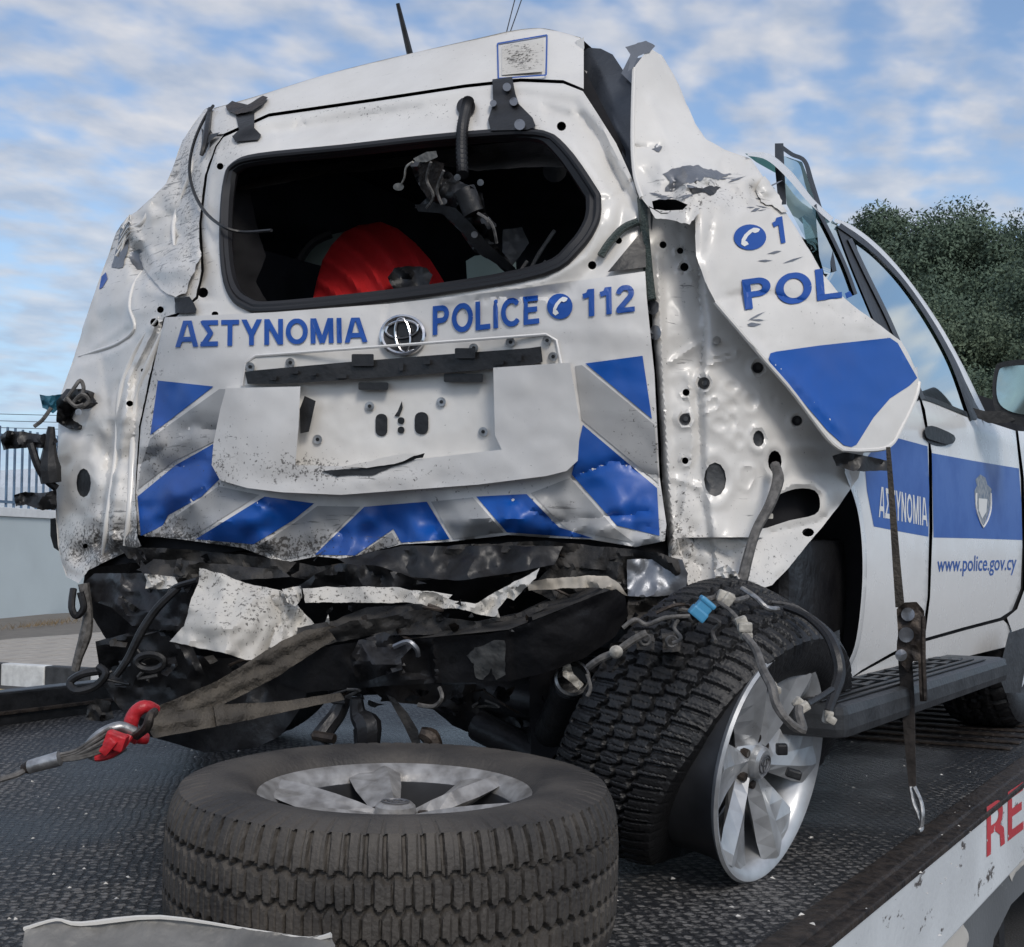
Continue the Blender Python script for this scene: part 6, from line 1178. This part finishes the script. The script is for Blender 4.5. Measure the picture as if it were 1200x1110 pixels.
patch('stitched_pad', ST2, [(250, 826), (262, 824), (264, 849), (254, 851)], m_strap, st, st=3, thick=.006, off=.022)
sk = thing('shackle', 'red painted bow shackle hooked into the end of the webbing strap', 'shackle', tuple(P(160, 845, 2.45)))
tube('bow', curve3((183, 832, 2.42), (170, 828, 2.40), (158, 836, 2.40), (153, 850, 2.40), (156, 862, 2.42), (172, 866, 2.44)), [.010, .013, .014, .013, .011], m_red, sk, 10, 4)
tube('bow', curve3((181, 834, 2.38), (176, 840, 2.34), (172, 852, 2.34), (160, 862, 2.37)), [.008, .009, .009], m_rust, sk, 8, 4)
tube('pin', curve3((146, 858, 2.40), (162, 866, 2.40)), .012, m_red, sk, 10, 0)
hk = thing('winch_hook', 'red and steel hook linking the shackle to the winch rope', 'hook', tuple(P(130, 870, 2.38)))
tube('hook', curve3((158, 858, 2.38), (140, 852, 2.37), (118, 862, 2.36), (104, 876, 2.36), (112, 886, 2.36), (130, 882, 2.36), (146, 874, 2.37)), [.010, .011, .012, .010, .010, .012, .010], m_steel, hk, 10, 4)
cbox('latch', 136, 868, 2.34, .038, .030, .026, R(20), m_red, hk); cbox('latch', 128, 874, 2.33, .018, .034, .022, R(40), m_red, hk)
tube('hook_tongue', curve3((152, 862, 2.36), (142, 876, 2.35), (126, 886, 2.35), (112, 888, 2.35)), .007, m_red, hk, 8, 4)
rp = thing('winch_rope', 'steel wire rope with a crimped ferrule running off the left edge', 'rope', tuple(P(50, 890, 2.35)))
for k, (o1, o2) in enumerate(((0, 0), (2.5, 3), (-3, -2))): tube('strand', curve3((66, 888 + o1, 2.34), (90, 882 + o1, 2.34), (112, 868 + o2 * 2, 2.34), (130, 858 + o2 * 2, 2.35), (122, 876 + o2, 2.35), (92, 886 + o2, 2.34), (68, 891, 2.34)), .0035, m_wire, rp, 6, 4)
tube('ferrule', curve3((34, 899, 2.33), (70, 889, 2.33)), [.0125, .014], m_steel, rp, 14, 0); tube('ferrule', curve3((26, 901, 2.33), (34, 899, 2.33)), [.008, .013], m_rust, rp, 12, 0)
tube('strand', curve3((30, 900, 2.33), (0, 914, 2.30), (-200, 960, 2.2)), .0055, m_wire, rp, 7, 4)
# ratchet strap by the front door
rs = thing('ratchet_strap', 'dirty ratchet strap with a rusty buckle hooked to the deck edge beside the running board', 'strap', tuple(onZ(1078, 972)))
def ribbon(name, pts, wdt, mt, par, th=.003):
    p = catmull(P(*np.array(pts, float).T), 5, False); V = []; wd2 = np.interp(np.linspace(0, 1, len(p)), np.linspace(0, 1, len(wdt)), wdt)
    for q, w_ in zip(p, wd2): s = RGT * .85 - FWD * .5; s /= np.linalg.norm(s); n_ = np.cross(s, UP); V += [q - s * w_ / 2, q + s * w_ / 2, q + s * w_ / 2 + n_ * th, q - s * w_ / 2 + n_ * th]
    Fc = [(4 * i + j, 4 * i + (j + 1) % 4, 4 * i + 4 + (j + 1) % 4, 4 * i + 4 + j) for i in range(len(p) - 1) for j in range(4)]; return mesh(name, V, Fc, mt, par, False)
ribbon('webbing', [(1041, 524, 3.12), (1045, 580, 3.12), (1050, 650, 3.12), (1055, 712, 3.12)], [.010, .014, .018, .022], m_strap, rs)
ribbon('webbing', [(1060, 760, 3.1), (1064, 820, 3.1), (1067, 880, 3.1), (1070, 926, 3.1)], [.034, .032, .024, .016], mat('dark_webbing', (.035, .03, .028), .8, var=.4, vscale=30, bump=.4), rs)
RSf = Surf([(1050, 700, 3.08), (1085, 700, 3.06), (1070, 820, 3.06)], [lambda u, v: .006 * facets(u, v, 10, 5)])
bk = patch('buckle', RSf, [(1051, 714), (1060, 706), (1074, 706), (1083, 716), (1085, 760), (1086, 822), (1078, 822), (1076, 775), (1070, 775), (1064, 788), (1050, 772), (1052, 745)], m_rust, rs, st=4, thick=.03, jag=.5)
for (x, y, r_) in ((1064, 720, 8), (1062, 744, 9), (1056, 768, 7)): patch('spool', RSf, ell(x, y, r_, r_, 16), m_bare, bk, st=4, off=.014, thick=.014)
tube('lever', curve3((1082, 722, 3.02), (1082, 770, 3.02), (1084, 820, 3.02)), .006, m_rust, rs, 8, 3)
tube('hook', curve3((1067, 922, 3.1), (1070, 940, 3.09), (1076, 955, 3.08), (1080, 970, 3.07), (1076, 974, 3.06)), .006, m_steel, rs, 8, 4); tube('hook', curve3((1071, 922, 3.09), (1079, 940, 3.08), (1081, 956, 3.07), (1079, 972, 3.07)), .006, m_steel, rs, 8, 4)
# torn plate in the lower left corner
tp = patch('torn_plate', Surf([(30, 1085, 1.74), (200, 1070, 1.76), (390, 1095, 1.73), (200, 1140, 1.68), (30, 1150, 1.66), (390, 1150, 1.66)], [lambda u, v: .006 * fbm(u, v, 60, 5), crease([(28, 1090), (60, 1082), (190, 1074), (385, 1098)], 4, .006)]),
     [(28, 1090), (38, 1082), (66, 1077), (95, 1082), (130, 1078), (188, 1074), (240, 1080), (300, 1090), (362, 1099), (385, 1094), (392, 1108), (392, 1170), (20, 1170)], mat('scraped_grey_plate', (.17, .165, .155), .5, .3, var=.3, vscale=8, bump=.3), None, st=4, thick=.008, jag=1.2)
tag(tp, 'torn grey metal sheet with a ragged pale edge lying in the lower left corner', 'metal sheet')
tube('ragged_lip', curve3((28, 1089, 1.73), (66, 1078, 1.735), (95, 1083, 1.74), (188, 1075, 1.745), (300, 1091, 1.735), (362, 1100, 1.725), (388, 1096, 1.72)), [.003, .002, .004, .002, .002, .004], m_torn, tp, 5, 4)
# debris on the deck
for k in range(160):
    u_, v_ = random.uniform(0, 1150), random.uniform(860, 1100); q = onZ(u_, v_, 1.004)
    a = random.uniform(0, 6.28); s = random.uniform(.002, .008); 
    pts = [q + [math.cos(a + t) * s * random.uniform(.5, 1.3), math.sin(a + t) * s * random.uniform(.5, 1.3), random.uniform(0, .004)] for t in (0, 2.1, 4.2)]; V = np.array(pts + [np.mean(pts, 0) + [0, 0, s * .5]])
    if k == 0: DV = []; DF = []
    n = len(DV) * 4; DV.append(V); DF += [(n, n + 1, n + 2), (n, n + 1, n + 3), (n + 1, n + 2, n + 3), (n + 2, n, n + 3)]
mesh('paint_chips', np.concatenate(DV), DF, m_torn, None, False, kind='stuff')
